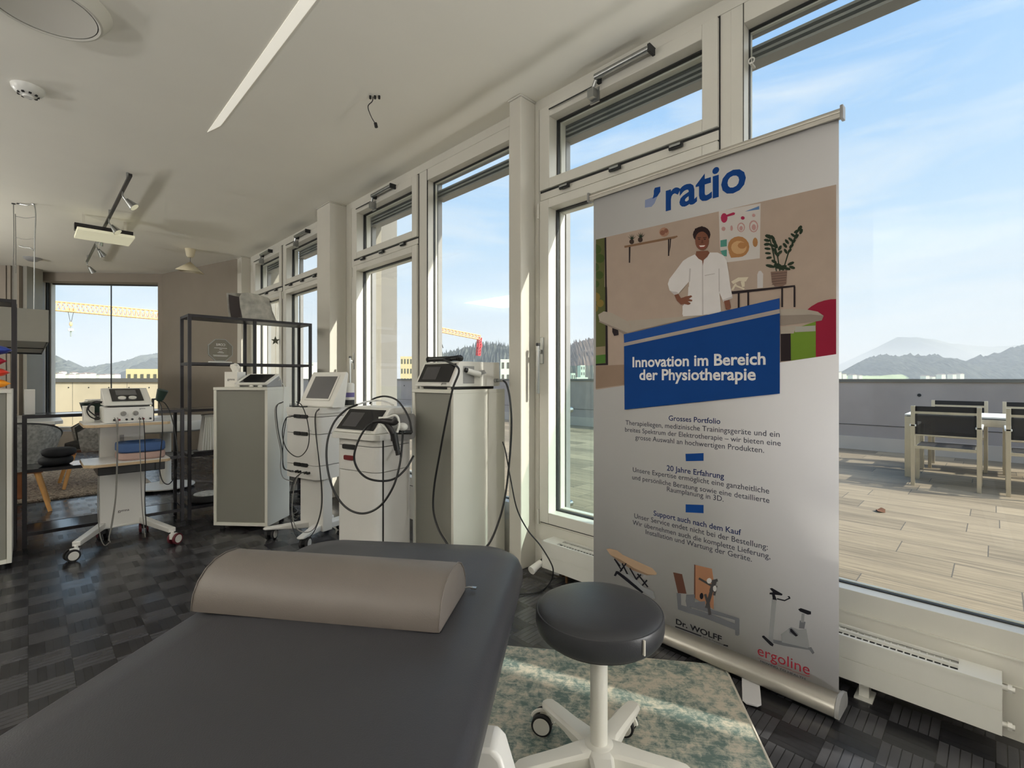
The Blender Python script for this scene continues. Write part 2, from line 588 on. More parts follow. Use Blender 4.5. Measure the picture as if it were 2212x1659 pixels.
class MB:
    def __init__(s): s.v, s.f, s.m = [], [], []
    def add(s, vs, fs, m=0, M=I4):
        o = len(s.v)
        s.v += [M @ Vector(v) for v in vs]
        s.f += [[i + o for i in f] for f in fs]
        s.m += [m] * len(fs)
        return s
    def box(s, a, b, m=0, M=I4):          # from corner a to corner b
        x0, y0, z0 = [min(p, q) for p, q in zip(a, b)]
        x1, y1, z1 = [max(p, q) for p, q in zip(a, b)]
        vs = [(x0, y0, z0), (x1, y0, z0), (x1, y1, z0), (x0, y1, z0), (x0, y0, z1), (x1, y0, z1), (x1, y1, z1), (x0, y1, z1)]
        return s.add(vs, [(3, 2, 1, 0), (4, 5, 6, 7), (0, 1, 5, 4), (1, 2, 6, 5), (2, 3, 7, 6), (3, 0, 4, 7)], m, M)
    def loft(s, rings, m=0, M=I4, closed=True, caps=True):
        n = len(rings[0])
        vs = [p for r in rings for p in r]
        fs = []
        for i in range(len(rings) - 1):
            for j in range(n if closed else n - 1):
                k = (j + 1) % n
                fs.append((i * n + j, i * n + k, (i + 1) * n + k, (i + 1) * n + j))
        if caps and closed:
            fs.append(tuple(reversed(range(n))))
            fs.append(tuple(range((len(rings) - 1) * n, len(rings) * n)))
        return s.add(vs, fs, m, M)
    def tube(s, pts, r, n=8, m=0, M=I4, smooth=True, k=8, caps=True):
        P_ = spline(pts, k) if smooth else [Vector(p) for p in pts]
        rings = []
        up = None
        for i, p in enumerate(P_):
            d = (P_[min(i + 1, len(P_) - 1)] - P_[max(i - 1, 0)])
            if d.length < 1e-9: d = Vector((0, 0, 1))
            d.normalize()
            if up is None:
                up = d.orthogonal().normalized()
            else:
                up = (up - d * up.dot(d))
                up = up.normalized() if up.length > 1e-6 else d.orthogonal().normalized()
            w = d.cross(up)
            rr = r(i / max(1, len(P_) - 1)) if callable(r) else r
            rings.append([p + (up * math.cos(2 * math.pi * j / n) + w * math.sin(2 * math.pi * j / n)) * rr for j in range(n)])
        return s.loft(rings, m, M, caps=caps)
    def cyl(s, a, b, r, r2=None, n=20, m=0, M=I4):
        r2 = r if r2 is None else r2
        return s.tube([a, b], lambda t: r + (r2 - r) * t, n, m, M, smooth=False)
    def lathe(s, prof, n=32, m=0, M=I4, c=(0, 0, 0)):
        rings = [[(c[0] + r * math.cos(2 * math.pi * j / n), c[1] + r * math.sin(2 * math.pi * j / n), c[2] + z) for j in range(n)] for r, z in prof]
        return s.loft(rings, m, M, caps=True)
    def prism(s, poly, h0, h1, m=0, M=I4):  # poly in local x-y, extruded along z
        n = len(poly)
        vs = [(x, y, h0) for x, y in poly] + [(x, y, h1) for x, y in poly]
        tri = tessellate_polygon([[Vector((x, y, 0)) for x, y in poly]])
        fs = [tuple(reversed(t)) for t in tri] + [tuple(i + n for i in t) for t in tri]
        fs += [(i, (i + 1) % n, (i + 1) % n + n, i + n) for i in range(n)]
        return s.add(vs, fs, m, M)
    def poly(s, pts, m=0, M=I4):
        tri = tessellate_polygon([[Vector(p) for p in pts]])
        return s.add(pts, [tuple(t) for t in tri], m, M)
    def ball(s, c, r, m=0, M=I4, n=16, k=10):
        rx, ry, rz = (r, r, r) if isinstance(r, (int, float)) else r
        rings = []
        for i in range(k + 1):
            a = -math.pi / 2 + math.pi * i / k
            cr_ = max(.001, math.cos(a))
            rings.append([(c[0] + rx * cr_ * math.cos(2 * math.pi * j / n), c[1] + ry * cr_ * math.sin(2 * math.pi * j / n), c[2] + rz * math.sin(a)) for j in range(n)])
        return s.loft(rings, m, M)
    def mesh(s, me, m=0, M=I4):
        return s.add([v.co.copy() for v in me.vertices], [list(p.vertices) for p in me.polygons], m, M)
    def build(s, name, mats, parent=None, bevel=0, seg=3, sharp=35, loc=None, rz=0, fix=True, sub=0):
        me = bpy.data.meshes.new(name)
        me.from_pydata([tuple(v) for v in s.v], [], s.f)
        if isinstance(mats, str): mats = [mats]
        for x in mats: me.materials.append(MATS[x])
        for p, i in zip(me.polygons, s.m): p.material_index = i
        if fix:
            b = bmesh.new(); b.from_mesh(me)
            bmesh.ops.recalc_face_normals(b, faces=b.faces)
            b.to_mesh(me); b.free()
        me.shade_smooth()
        me.set_sharp_from_angle(angle=math.radians(sharp))
        o = bpy.data.objects.new(name, me)
        COL.objects.link(o)
        if parent: o.parent = parent
        if loc: o.location = loc
        o.rotation_euler = (0, 0, math.radians(rz))
        if bevel:
            bm_ = o.modifiers.new('bevel', 'BEVEL')
            bm_.width = bevel; bm_.segments = seg
            bm_.limit_method = 'ANGLE'; bm_.angle_limit = math.radians(40)
        if sub:
            sm = o.modifiers.new('sub', 'SUBSURF'); sm.levels = sub; sm.render_levels = sub
        return o
def tag(o, label, cat, group=None, kind=None):
    o['label'] = label; o['category'] = cat
    if group: o['group'] = group
    if kind: o['kind'] = kind
    return o
def thing(name, label, cat, loc=(0, 0, 0), rz=0, group=None):
    o = bpy.data.objects.new(name, None)
    o.empty_display_size = .1
    COL.objects.link(o)
    o.location = loc; o.rotation_euler = (0, 0, math.radians(rz))
    return tag(o, label, cat, group)
def struct(o, label=None):
    o['kind'] = 'structure'
    if label: o['label'] = label
    return o
def dup(root, loc, rz, label=None):
    r = root.copy(); COL.objects.link(r); r.location = loc; r.rotation_euler = (0, 0, math.radians(rz))
    if label: r['label'] = label
    for ch in list(root.children):
        c = ch.copy(); COL.objects.link(c); c.parent = r
        for g in list(ch.children):
            d = g.copy(); COL.objects.link(d); d.parent = c
    return r
def text_mesh(txt, bold=0, size=1.0):
    cu = bpy.data.curves.new('lettering', 'FONT')
    cu.body = txt; cu.size = size; cu.resolution_u = 3
    cu.offset = (0, .010, .024)[bold] * size
    ob = bpy.data.objects.new('lettering', cu)
    COL.objects.link(ob)
    dg = bpy.context.evaluated_depsgraph_get()
    me = bpy.data.meshes.new_from_object(ob.evaluated_get(dg))
    COL.objects.unlink(ob); bpy.data.objects.remove(ob)
    return me
def rrect(w, h, r, n=5, cx=0, cy=0):
    pts = []
    for sx, sy, a0 in ((1, 1, 0), (-1, 1, 90), (-1, -1, 180), (1, -1, 270)):
        for i in range(n + 1):
            a = math.radians(a0 + 90 * i / n)
            pts.append((cx + sx * (w / 2 - r) + r * math.cos(a), cy + sy * (h / 2 - r) + r * math.sin(a)))
    return pts

# ================================================================== THE ROOM
WX = 2.22            # inner face of the window wall
CEIL = 2.86
b = MB().prism([(-4.6, -4.3), (2.42, -4.3), (2.42, 7.85), (1.72, 9.85), (-3.6, 14.35), (-4.6, 14.35)], -.12, 0); struct(b.build('floor', 'mosaic_parquet'))
b = MB().prism([(-4.6, -4.3), (2.42, -4.3), (2.42, 7.85), (1.72, 9.85), (-3.6, 14.35), (-4.6, 14.35)], CEIL, 3.12); struct(b.build('ceiling', 'ceiling_paint'))
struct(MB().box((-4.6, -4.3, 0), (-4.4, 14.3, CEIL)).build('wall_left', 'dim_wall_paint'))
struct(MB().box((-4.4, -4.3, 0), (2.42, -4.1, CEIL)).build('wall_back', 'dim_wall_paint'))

# window wall: parapet strip, head and the solid pieces between the windows
b = MB()
b.box((WX, -4.2, 0), (WX + .18, 7.75, .262))
b.box((WX, -4.2, 2.80), (WX + .18, 7.75, 3.3))
for y0, y1 in ((-4.2, -2.75), (-.62, -.36), (1.985, 2.16), (4.43, 4.9), (7.33, 7.75)):
    b.box((WX, y0, .262), (WX + .18, y1, 2.80))
b.box((WX - .004, -.3, .255), (WX, 1.98, .262)); b.box((WX - .003, -.3, .17), (WX, 1.98, .172))
struct(b.build('wall_window', 'frame_white'))
# casings standing in front of it
def casing(n, x0, y0, y1, rad=.0):
    bb = MB().box((x0, y0, 0), (WX, y1, CEIL - .012))
    bb.box((x0 - .008, y0 - .008, CEIL - .012), (WX, y1 + .008, CEIL - .001))
    struct(bb.build('trim_%d' % n, 'wall_paint', bevel=.006))
casing(1, 2.09, -.56, -.36)
casing(2, 2.09, 2.015, 2.115)
casing(3, 2.05, 4.53, 4.82)
casing(4, 2.10, 7.44, 7.62)
# vertical pipe in the corner behind the second casing
# concrete piers outside, between the windows
def pier(n, y0, y1, x1, m):
    struct(MB().box((WX + .18, y0, -.3), (x1, y1, 3.25)).build('trim_%d' % n, m, bevel=.008))
pier(5, -.64, -.34, 2.94, 'pilaster_concrete')
pier(6, 1.99, 2.14, 2.53, 'pilaster_clad')
pier(7, 4.52, 4.86, 2.60, 'pilaster_concrete')
struct(MB().box((2.60, 4.56, -.3), (2.81, 4.86, 3.25)).build('trim_13', 'pier_grey', bevel=.004))
pier(8, 7.40, 7.74, 2.84, 'pilaster_concrete')
pier(9, -3.2, -2.88, 2.86, 'pilaster_concrete')
struct(MB().box((WX + .18, -6, 3.22), (2.86, 7.9, 3.6)).build('trim_10', 'pilaster_concrete'))

def ring(mb, y0, y1, z0, z1, iy0, iy1, iz0, iz1, x0, x1, m=0):
    mb.box((x0, y0, z0), (x1, iy0, z1), m); mb.box((x0, iy1, z0), (x1, y1, z1), m)
    mb.box((x0, iy0, z0), (x1, iy1, iz0), m); mb.box((x0, iy0, iz1), (x1, iy1, z1), m)
def sash(parent, name, y0, y1, z0, z1, g):
    gy0, gy1, gz0, gz1 = g
    m = MB()
    ring(m, y0, y1, z0, z1, gy0, gy1, gz0, gz1, WX - .016, WX + .062)
    ring(m, gy0 - .005, gy1 + .005, gz0 - .005, gz1 + .005, gy0 + .014, gy1 - .014, gz0 + .014, gz1 - .014, WX + .082, WX + .125)
    ring(m, gy0 - .005, gy1 + .005, gz0 - .005, gz1 + .005, gy0 + .007, gy1 - .007, gz0 + .007, gz1 - .007, WX + .055, WX + .082, 1)
    s = m.build(name, ['frame_white', 'gasket'], parent, bevel=.003, seg=2)
    MB().box((WX + .064, gy0 + .002, gz0 + .002), (WX + .070, gy1 - .002, gz1 - .002)).build('pane', 'pane_glass', s)
    return s
def blind(parent, y0, y1, z0, z1):
    m = MB()
    m.box((WX + .145, y0, z1 - .03), (WX + .20, y1, z1 + .02), 0)
    for k in range(3):
        m.box((WX + .14, y0 + .01, z0 + .028 * k), (WX + .215, y1 - .01, z0 + .028 * k + .012), 0)
    for y in (y0 - .004, y1 - .026):
        m.box((WX + .15, y, .27), (WX + .19, y + .03, z1), 0)
    m.build('blind', 'grey_plastic', parent)
def opener(parent, yc, z):
    m = MB().cyl((WX - .055, yc - .20, z + .012), (WX - .055, yc + .12, z + .012), .017, n=12, m=0)
    m.box((WX - .07, yc - .212, z - .008), (WX - .012, yc - .198, z + .03), 1)
    m.box((WX - .045, yc + .105, z - .01), (WX + .0, yc + .125, z + .02), 1)
    m.tube([(WX - .05, yc + .12, z), (WX - .045, yc + .15, z - .05)], .010, 8, 0, smooth=False)
    m.box((WX - .06, yc + .13, z - .085), (WX - .014, yc + .17, z - .035), 0)
    m.box((WX - .02, yc + .12, z - .10), (WX - .012, yc + .18, z - .02), 0)
    m.cyl((WX - .03, yc + .16, z - .012), (WX - .03, yc + .47, z - .012), .004, n=6, m=1)
    m.build('opener', ['steel', 'gasket'], parent)
def hinge(parent, y, z):
    m = MB().box((WX - .026, y - .035, z - .012), (WX - .014, y + .035, z + .012), 0)
    m.box((WX - .034, y - .028, z - .005), (WX - .026, y + .028, z + .006), 1)
    m.build('hinge', ['gasket', 'steel'], parent)
def casement(n, fy0, fy1, y0, y1, handle=True):
    m = MB()
    ring(m, fy0, fy1, .262, 2.80, y0 - .004, y1 + .004, .277, 2.794, WX + .004, WX + .12)
    m.box((WX + .004, y0 - .004, 2.236), (WX + .12, y1 + .004, 2.288))
    ring(m, y0 - .006, y1 + .006, .27, 2.798, y0 + .003, y1 - .003, .28, 2.788, WX + .001, WX + .06, 1)
    m.box((WX + .001, y0, 2.228), (WX + .06, y1, 2.294), 1)
    m.box((WX - .004, y0 + .0, 2.236), (WX + .02, y1, 2.279), 0)
    w = struct(m.build('window_%d' % n, ['frame_white', 'gasket']))
    sash(w, 'transom_sash', y0, y1, 2.293, 2.790, (y0 + .072, y1 - .078, 2.352, 2.722))
    sash(w, 'lower_sash', y0, y1, .280, 2.229, (y0 + .072, y1 - .072, .345, 2.176))
    yc = (y0 + y1) / 2
    opener(w, yc - .02, 2.765)
    for k in (-.36, .0, .36): hinge(w, yc + k * .95, 2.268)
    for z in (.31, 2.17):
        MB().cyl((WX - .022, y1 + .006, z - .045), (WX - .022, y1 + .006, z + .045), .007, n=10).build('hinge', 'frame_white', w)
    if handle:
        h = MB().box((WX - .060, y1 - .030, 1.06), (WX - .044, y1 - .012, 1.36), 0)
        h.box((WX - .050, y1 - .028, 1.30), (WX - .016, y1 - .014, 1.325), 0)
        h.box((WX - .022, y1 - .036, 1.24), (WX - .015, y1 - .008, 1.40), 0)
        h.box((WX - .061, y1 - .031, 1.345), (WX - .04, y1 - .011, 1.365), 1)
        h.build('handle', ['steel', 'gasket'], w, bevel=.003)
    blind(w, y0 + .05, y1 - .05, 2.63, 2.74)
    return w
def fixed(n, fy0, fy1, gy0, gy1):
    m = MB()
    ring(m, fy0, fy1, .262, 2.80, gy0, gy1, .342, 2.712, WX + .002, WX + .062)
    ring(m, gy0 - .02, gy1 + .02, .322, 2.732, gy0 + .004, gy1 - .004, .350, 2.700, WX + .078, WX + .095)
    ring(m, gy0 - .02, gy1 + .02, .322, 2.732, gy0 + .003, gy1 - .003, .347, 2.706, WX + .060, WX + .078, 1)
    m.box((WX - .001, fy1 - .055 if fy1 < 3 else fy1 - .06, .262), (WX + .01, fy1 - .052 if fy1 < 3 else fy1 - .057, 2.80), 1)
    w = struct(m.build('window_%d' % n, ['frame_white', 'gasket'], bevel=.002, seg=2))
    MB().box((WX + .064, gy0, .342), (WX + .070, gy1, 2.712)).build('pane', 'pane_glass', w)
    blind(w, gy0 - .085, gy1 + .085, 2.61, 2.78)
    return w
w1 = casement(1, .8375, 1.985, .89, 1.968)
w2 = fixed(2, -.36, .8375, -.30, .782)
m = MB().tube([(WX + .03, .76 + .012 * math.cos(a), 2.55 + .012 * math.sin(a)) for a in [math.pi * 2 * i / 12 for i in range(13)]], .003, 6)
m.box((WX + .02, .755, 2.53), (WX + .066, .765, 2.538)); m.build('blind_eyelet', 'white_plastic', w2)
w3 = fixed(3, 2.16, 3.225, 2.25, 3.165)
w4 = casement(4, 3.225, 4.43, 3.285, 4.37)
w5 = casement(5, 4.90, 6.185, 5.03, 6.14, False)
w6 = casement(6, 6.185, 7.33, 6.232, 7.27, False)
w8 = fixed(8, -2.75, -.62, -2.69, -.68)

# glass guard outside the nearest casement
g = thing('glass_guard', 'low clear glass guard rail outside the casement window behind the banner', 'railing')
MB().box((2.455, .90, .03), (2.467, 1.965, 1.232)).build('guard_pane', 'guard_glass', g)
for y in (.93, 1.935):
    for z in (.35, .95):
        MB().cyl((2.40, y, z), (2.475, y, z), .018, n=14).build('clamp', 'steel', g)

# far side of the room: an oblique stretch of wall, then a wall square to the camera with one tall window
def cw(X, Z, z=0): return Vector((S2 * (X + Z), S2 * (Z - X), z))
def frame_at(o, d):              # local x along d, local y to its left (outwards), z up
    d = Vector((d.x, d.y, 0)).normalized()
    n = Vector((-d.y, d.x, 0))
    return Matrix(((d.x, n.x, 0, o.x), (d.y, n.y, 0, o.y), (0, 0, 1, 0), (0, 0, 0, 1)))
A3 = Vector((2.12, 7.60, 0)); Q = cw(-5.72, 7.907); Lf = cw(-7.88, 7.735)
dQ = (Q - A3).normalized()
M1 = frame_at(Q, A3 - Q)
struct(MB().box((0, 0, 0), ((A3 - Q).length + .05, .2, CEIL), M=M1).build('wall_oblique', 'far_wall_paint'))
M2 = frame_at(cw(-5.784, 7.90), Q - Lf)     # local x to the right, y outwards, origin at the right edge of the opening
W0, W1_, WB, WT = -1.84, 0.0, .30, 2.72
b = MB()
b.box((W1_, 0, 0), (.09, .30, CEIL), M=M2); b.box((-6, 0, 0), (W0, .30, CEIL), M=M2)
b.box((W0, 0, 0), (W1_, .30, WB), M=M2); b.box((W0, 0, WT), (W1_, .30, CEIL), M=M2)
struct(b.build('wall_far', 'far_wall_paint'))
b = MB()
b.box((W0, .02, WB), (W0 + .012, .06, WT), 1, M2); b.box((W0, .06, WB), (W0 + .02, .12, WT), 2, M2)
b.box((W0, .12, WB), (W0 + .012, .15, WT), 0, M2); b.box((W0, .15, WB), (W0 + .03, .22, WT), 3, M2)
b.box((W0, .20, WB), (W0 + .055, .28, WT), 0, M2)
b.box((W0, .22, WB), (W1_, .28, WB + .05), 0, M2); b.box((W0, .22, WT - .015), (W1_, .28, WT), 3, M2); b.box((W1_ - .02, .22, WB), (W1_, .28, WT), 0, M2)
w7 = struct(b.build('window_7', ['frame_white', 'slab_grey', 'grey_plastic', 'gasket']))
MB().box((W0 + .05, .245, WB + .05), (-.895, .252, WT - .015), M=M2).build('pane', 'pane_glass', w7)
MB().box((-.885, .245, WB + .05), (W1_ - .02, .252, WT - .015), M=M2).build('pane', 'pane_glass', w7)
MB().box((-.895, .24, WB + .05), (-.885, .257, WT - .015), M=M2).build('joint', 'gasket', w7)
# pillar and narrow upright strips in two alternating colours to the left of it
b = MB()
p0 = cw(-7.62, 7.3); M3 = frame_at(p0, Vector((S2, -S2, 0)))
b.box((-1.2, 0, 0), (-.02, .35, CEIL), M=M3)
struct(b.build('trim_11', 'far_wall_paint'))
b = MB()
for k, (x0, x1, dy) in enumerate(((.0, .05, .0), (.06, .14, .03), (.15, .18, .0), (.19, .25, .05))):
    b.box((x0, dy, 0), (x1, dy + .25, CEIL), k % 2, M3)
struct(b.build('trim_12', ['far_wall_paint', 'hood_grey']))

# ================================================================== OUTSIDE
struct(MB().box((2.40, -12, -.25), (9.62, 30, 0)).build('floor_terrace', 'terrace_tile'))
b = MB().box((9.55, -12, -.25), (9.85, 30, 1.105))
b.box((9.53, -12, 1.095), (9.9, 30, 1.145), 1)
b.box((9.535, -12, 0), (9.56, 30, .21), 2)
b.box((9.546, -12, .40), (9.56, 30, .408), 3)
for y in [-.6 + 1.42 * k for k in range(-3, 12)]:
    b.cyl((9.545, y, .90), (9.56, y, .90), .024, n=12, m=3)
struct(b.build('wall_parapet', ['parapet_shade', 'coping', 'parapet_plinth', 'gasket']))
# sunlit parapet of the far terrace
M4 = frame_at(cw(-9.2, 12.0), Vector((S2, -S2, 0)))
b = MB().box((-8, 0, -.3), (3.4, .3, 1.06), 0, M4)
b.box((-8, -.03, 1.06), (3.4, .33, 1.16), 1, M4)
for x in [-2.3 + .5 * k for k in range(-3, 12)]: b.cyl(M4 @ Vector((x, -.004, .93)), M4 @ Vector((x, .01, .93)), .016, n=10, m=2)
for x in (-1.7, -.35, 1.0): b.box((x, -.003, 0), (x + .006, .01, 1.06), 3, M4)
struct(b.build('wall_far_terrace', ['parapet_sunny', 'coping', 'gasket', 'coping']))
struct(MB().box((-9, -9, -.3), (4, 0, -.02), 0, M4).build('floor_far_terrace', 'terrace_tile'))
struct(MB().box((-900, -900, -26), (4000, 4000, -25)).build('terrain', 'meadow'))
# ---- hills (solid ridges with a wooded outline)
def ridge(name, pts, Z, m, depth, jit, step=1.0, base=-25, relief=1.0):
    prof = []
    for i in range(len(pts) - 1):
        (x0, y0), (x1, y1) = pts[i], pts[i + 1]
        n = max(1, int(abs(x1 - x0) / step))
        for j in range(n):
            t = j / n
            prof.append((x0 + (x1 - x0) * t, y0 + (y1 - y0) * t))
    prof.append(pts[-1])
    mb = MB()
    rings = []
    K = 14
    for k in range(K + 2):
        u = k / K                      # 0 at the near foot, 1 at the ridge line
        hf = math.sin(min(u, 1) * math.pi / 2) if u <= 1 else .5
        dz = -depth * (1 - u) if u <= 1 else depth * .6
        row = []
        for i, (px, py) in enumerate(prof):
            p = on_depth(px, py, Z)
            q = Vector((p.x, p.y, base)) + Vector((S2, S2, 0)) * dz
            h = (p.z - base) * hf
            if 0 < u <= 1:
                h += relief * (p.z - base) * .10 * noise.noise(Vector((q.x, q.y, 0)) * (4.0 / depth)) * (1 - u)
                h += jit * (.7 * noise.noise(Vector((q.x, q.y, 3)) * (.22 / jit)) + .9 * noise.noise(Vector((i * .37, k * 9, 3))) + .8 * random.random()) * (.5 if u < 1 else 1)
            q.z += max(0, h)
            row.append(q)
        rings.append(row)
    mb.loft(rings, closed=False)
    return struct(mb.build(name, m, fix=False, sharp=180))
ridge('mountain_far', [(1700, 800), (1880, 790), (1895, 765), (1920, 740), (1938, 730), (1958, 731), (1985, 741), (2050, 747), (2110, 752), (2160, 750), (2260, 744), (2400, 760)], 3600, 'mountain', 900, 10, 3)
ridge('hill_right', [(1830, 812), (1848, 802), (1868, 786), (1900, 781), (1915, 776), (1940, 780), (1965, 776), (2000, 777), (2030, 778), (2045, 792), (2062, 790), (2090, 792), (2105, 783), (2120, 781), (2150, 770), (2190, 760), (2240, 752), (2330, 756)], 900, 'forest', 160, 12, .8)
ridge('hill_town', [(1180, 800), (1215, 778), (1236, 748), (1250, 742), (1275, 738), (1310, 742), (1380, 770), (1500, 800), (1560, 812)], 420, 'bare_forest', 90, 6, 1)
ridge('hill_wooded', [(900, 792), (930, 776), (975, 764), (1010, 756), (1040, 752), (1070, 750), (1098, 752), (1140, 756), (1180, 780), (1210, 800)], 480, 'forest', 90, 8, 1)
ridge('hill_left', [(96, 792), (120, 788), (140, 789), (160, 794), (176, 799), (200, 801), (232, 800), (252, 792), (270, 788), (300, 780), (330, 774), (352, 776)], 1100, 'forest', 180, 13, .8)
ridge('field_slope', [(1800, 812), (1850, 812), (1900, 812), (1960, 806), (2000, 801), (2040, 801), (2075, 800), (2100, 805), (2140, 812)], 820, 'meadow', 60, .5, 2)
# ---- houses of the town beyond the parapets
def house(px, top, w, Z, h, m, dpt, label, rows=0, cols=0, name='house', group=None, roof=False):
    p = on_depth(px, top, Z)
    h = max(h, p.z + 25.5)
    M = frame_at(Vector((p.x, p.y, 0)), Vector((S2, -S2, 0)))
    t = thing(name, label, 'building', (0, 0, 0), group=group)
    t.matrix_world = M @ T(0, 0, p.z - h)
    wm = w / FPX * Z
    MB().box((0, 0, 0), (wm, dpt, h)).build('walls', m, t)
    if roof:
        MB().prism([(-.3, h), (wm + .3, h), (wm / 2, h + wm * .22)], -.3, dpt + .3, M=RX(90) @ Matrix.Scale(-1, 4, (0, 0, 1))).build('roof', 'roof_tile', t)
    for r in range(rows):
        for c in range(cols):
            x0 = wm * (c + .28) / cols; z1 = h - .8 - r * 3.0
            MB().box((x0, -.06, z1 - 1.5), (x0 + wm * .45 / cols, .05, z1)).build('window_pane', 'dark_window', t)
    return t
house(865, 770, 26, 150, 26, 'plaster_yellow', 14, 'pale yellow apartment block with rows of dark windows seen through the second window bay', 6, 4, 'apartment_block')
house(1081, 776, 22, 120, 24, 'plaster_white', 10, 'white block with red balcony panels behind the device on the right pedestal', 5, 2, 'apartment_block')
house(640, 788, 14, 140, 24, 'plaster_white', 10, 'narrow white tower block nearest the tall shelf posts', 5, 2, 'tower_block')
house(661, 783, 17, 170, 24, 'plaster_white', 10, 'taller white tower block beside the grey window casing', 5, 3, 'tower_block')
house(1234, 806, 9, 200, 29, 'plaster_white', 10, 'small pale block seen over the glass guard at the window edge', 2, 2)
house(1254, 789, 10, 260, 57, 'plaster_white', 12, 'white house high on the brown hillside behind the banner edge', 3, 2)
house(1246, 815, 24, 210, 10, 'plaster_white', 12, 'long low white building at the foot of the brown hill', 1, 5)
house(272, 797, 70, 75, 9, 'plaster_yellow', 8, 'unfinished pale concrete shell building with square openings beyond the far terrace', 1, 5, 'concrete_shell')
for i, (px, top, w, Z) in enumerate(((118, 807, 7, 700), (127, 803, 6, 760), (141, 809, 8, 640), (150, 805, 7, 700), (163, 808, 9, 640), (176, 806, 8, 660), (187, 807, 9, 650), (207, 810, 8, 600), (221, 809, 7, 620), (240, 809, 8, 600))):
    house(px, top, w, Z, 9, 'plaster_white', 9, 'tiny white house in the hazy town below the hills in the far window', group='houses of the hazy town', roof=True)
for i, (px, top, w, Z) in enumerate(((1812, 804, 6, 560), (1821, 808, 8, 560), (1842, 810, 9, 600), (1856, 811, 7, 600))):
    house(px, top, w, Z, 9, 'plaster_white', 9, 'tiny white house beside the banner below the wooded ridge', group='houses below the ridge', roof=True)
for i, (px, top, w, Z) in enumerate(((2000, 812, 8, 640), (2014, 814, 7, 640), (2034, 809, 9, 700), (2058, 809, 8, 700), (2074, 808, 9, 700))):
    house(px, top, w, Z, 9, 'plaster_white', 9, 'tiny white farmhouse on the meadow above the terrace chairs', group='houses on the meadow', roof=True)

# ---- tower cranes
def lattice(mb, a, b_, w, bays, m=0, r=.07):
    a, b_ = Vector(a), Vector(b_)
    d = (b_ - a); L_ = d.length; d.normalize()
    side = d.cross(Vector((0, 0, 1)))
    if side.length < .1: side = d.cross(Vector((1, 0, 0)))
    side.normalize(); up = side.cross(d)
    cs = [(-w / 2, -w / 2), (w / 2, -w / 2), (w / 2, w / 2), (-w / 2, w / 2)]
    P_ = lambda i, t: a + d * (L_ * t) + side * cs[i][0] + up * cs[i][1]
    for i in range(4): mb.tube([P_(i, 0), P_(i, 1)], r * 1.5, 4, m, smooth=False)
    for k in range(bays):
        t0, t1 = k / bays, (k + 1) / bays
        for i in range(4):
            j = (i + 1) % 4
            mb.tube([P_(i, t0), P_(j, t1)], r, 4, m, smooth=False)
            mb.tube([P_(i, t1), P_(j, t1)], r, 4, m, smooth=False)
t = thing('tower_crane', 'orange tower crane jib reaching across the far window, hook hanging', 'crane')
m = MB(); lattice(m, on_depth(20, 652, 60), on_depth(420, 688, 66), 1.1, 40, 0, .05); m.build('jib', 'crane_haze_orange', t)
c = on_depth(153, 667, 62)
m = MB().box((c.x - .45, c.y - .45, c.z - .3), (c.x + .45, c.y + .45, c.z)); m.build('trolley', 'crane_haze_orange', t)
h = on_depth(153, 700, 62)
m = MB()
for s in (-.35, .35): m.tube([(c.x + s * S2, c.y - s * S2, c.z - .4), (h.x, h.y, h.z)], .03, 4, 0, smooth=False)
m.build('hoist_rope', 'gasket', t)
m = MB().ball(h, (.17, .17, .3)); m.build('hook_block', 'crane_haze_orange', t)
q_ = on_depth(154, 727, 62)
m = MB().tube([h, (h.x, h.y, q_.z)], .08, 6, 0, smooth=False); m.box((h.x - .25, h.y - .25, h.z - .9), (h.x + .25, h.y + .25, h.z - .6), 1); m.build('chain', ['slab_grey', 'plaster_white'], t)
mast = on_depth(20, 652, 60); m = MB(); lattice(m, (mast.x, mast.y, -25), mast, 1.5, 24, 0, .06); m.build('mast', 'crane_haze_orange', t)
t = thing('tower_crane', 'orange tower crane with red luffing tip above the device on the right pedestal', 'crane')
m = MB(); base = on_depth(941, 712, 130); lattice(m, (base.x, base.y, -25), base, 1.6, 24, 0, .12); m.build('mast', 'crane_haze_orange', t)
m = MB(); lattice(m, on_depth(934, 709, 130), on_depth(1036, 729, 136), 1.1, 14, 0, .1); m.build('jib', 'crane_haze_orange', t)
m = MB(); lattice(m, on_depth(1036, 729, 136), on_depth(1033, 768, 136), .8, 6, 0, .1); m.box(*[tuple(on_depth(x, y, 136) + Vector((o, o, 0))) for x, y, o in ((1031, 750, -.5), (1041, 742, .5))]); m.build('red_arm', 'crane_red', t)
m = MB(); m.tube([on_depth(945, 738, 130), on_depth(953, 741, 130), on_depth(957, 752, 130)], .12, 5); m.build('cable', 'gasket', t)

# ---- terrace furniture
t = thing('terrace_table', 'long pale metal terrace table with square frame legs outside the big window', 'table', (7.30, .76, 0))
TL, TW, TH = 2.1, .86, .735
M0 = T(0, -TL, 0)
m = MB().box((0, 0, TH - .018), (TW, TL, TH), 0, M0); m.box((.02, .02, TH - .026), (TW - .02, TL - .02, TH - .018), 1, M0)
m.build('tabletop', ['plaster_white', 'gasket'], t, bevel=.002)
m = MB()
for x0, x1 in ((0, .07), (TW - .07, TW)): m.box((x0, .0, TH - .105), (x1, TL, TH - .026), 0, M0)
for y0, y1 in ((0, .07), (TL - .07, TL)): m.box((.07, y0, TH - .105), (TW - .07, y1, TH - .026), 0, M0)
m.build('apron', 'terrace_metal', t, bevel=.002)
for x0 in (0, TW - .09):
    for y0 in (0, TL - .11):
        MB().box((x0, y0, 0), (x0 + .09, y0 + .11, TH - .105), 0, M0).build('leg', 'terrace_metal', t, bevel=.002)
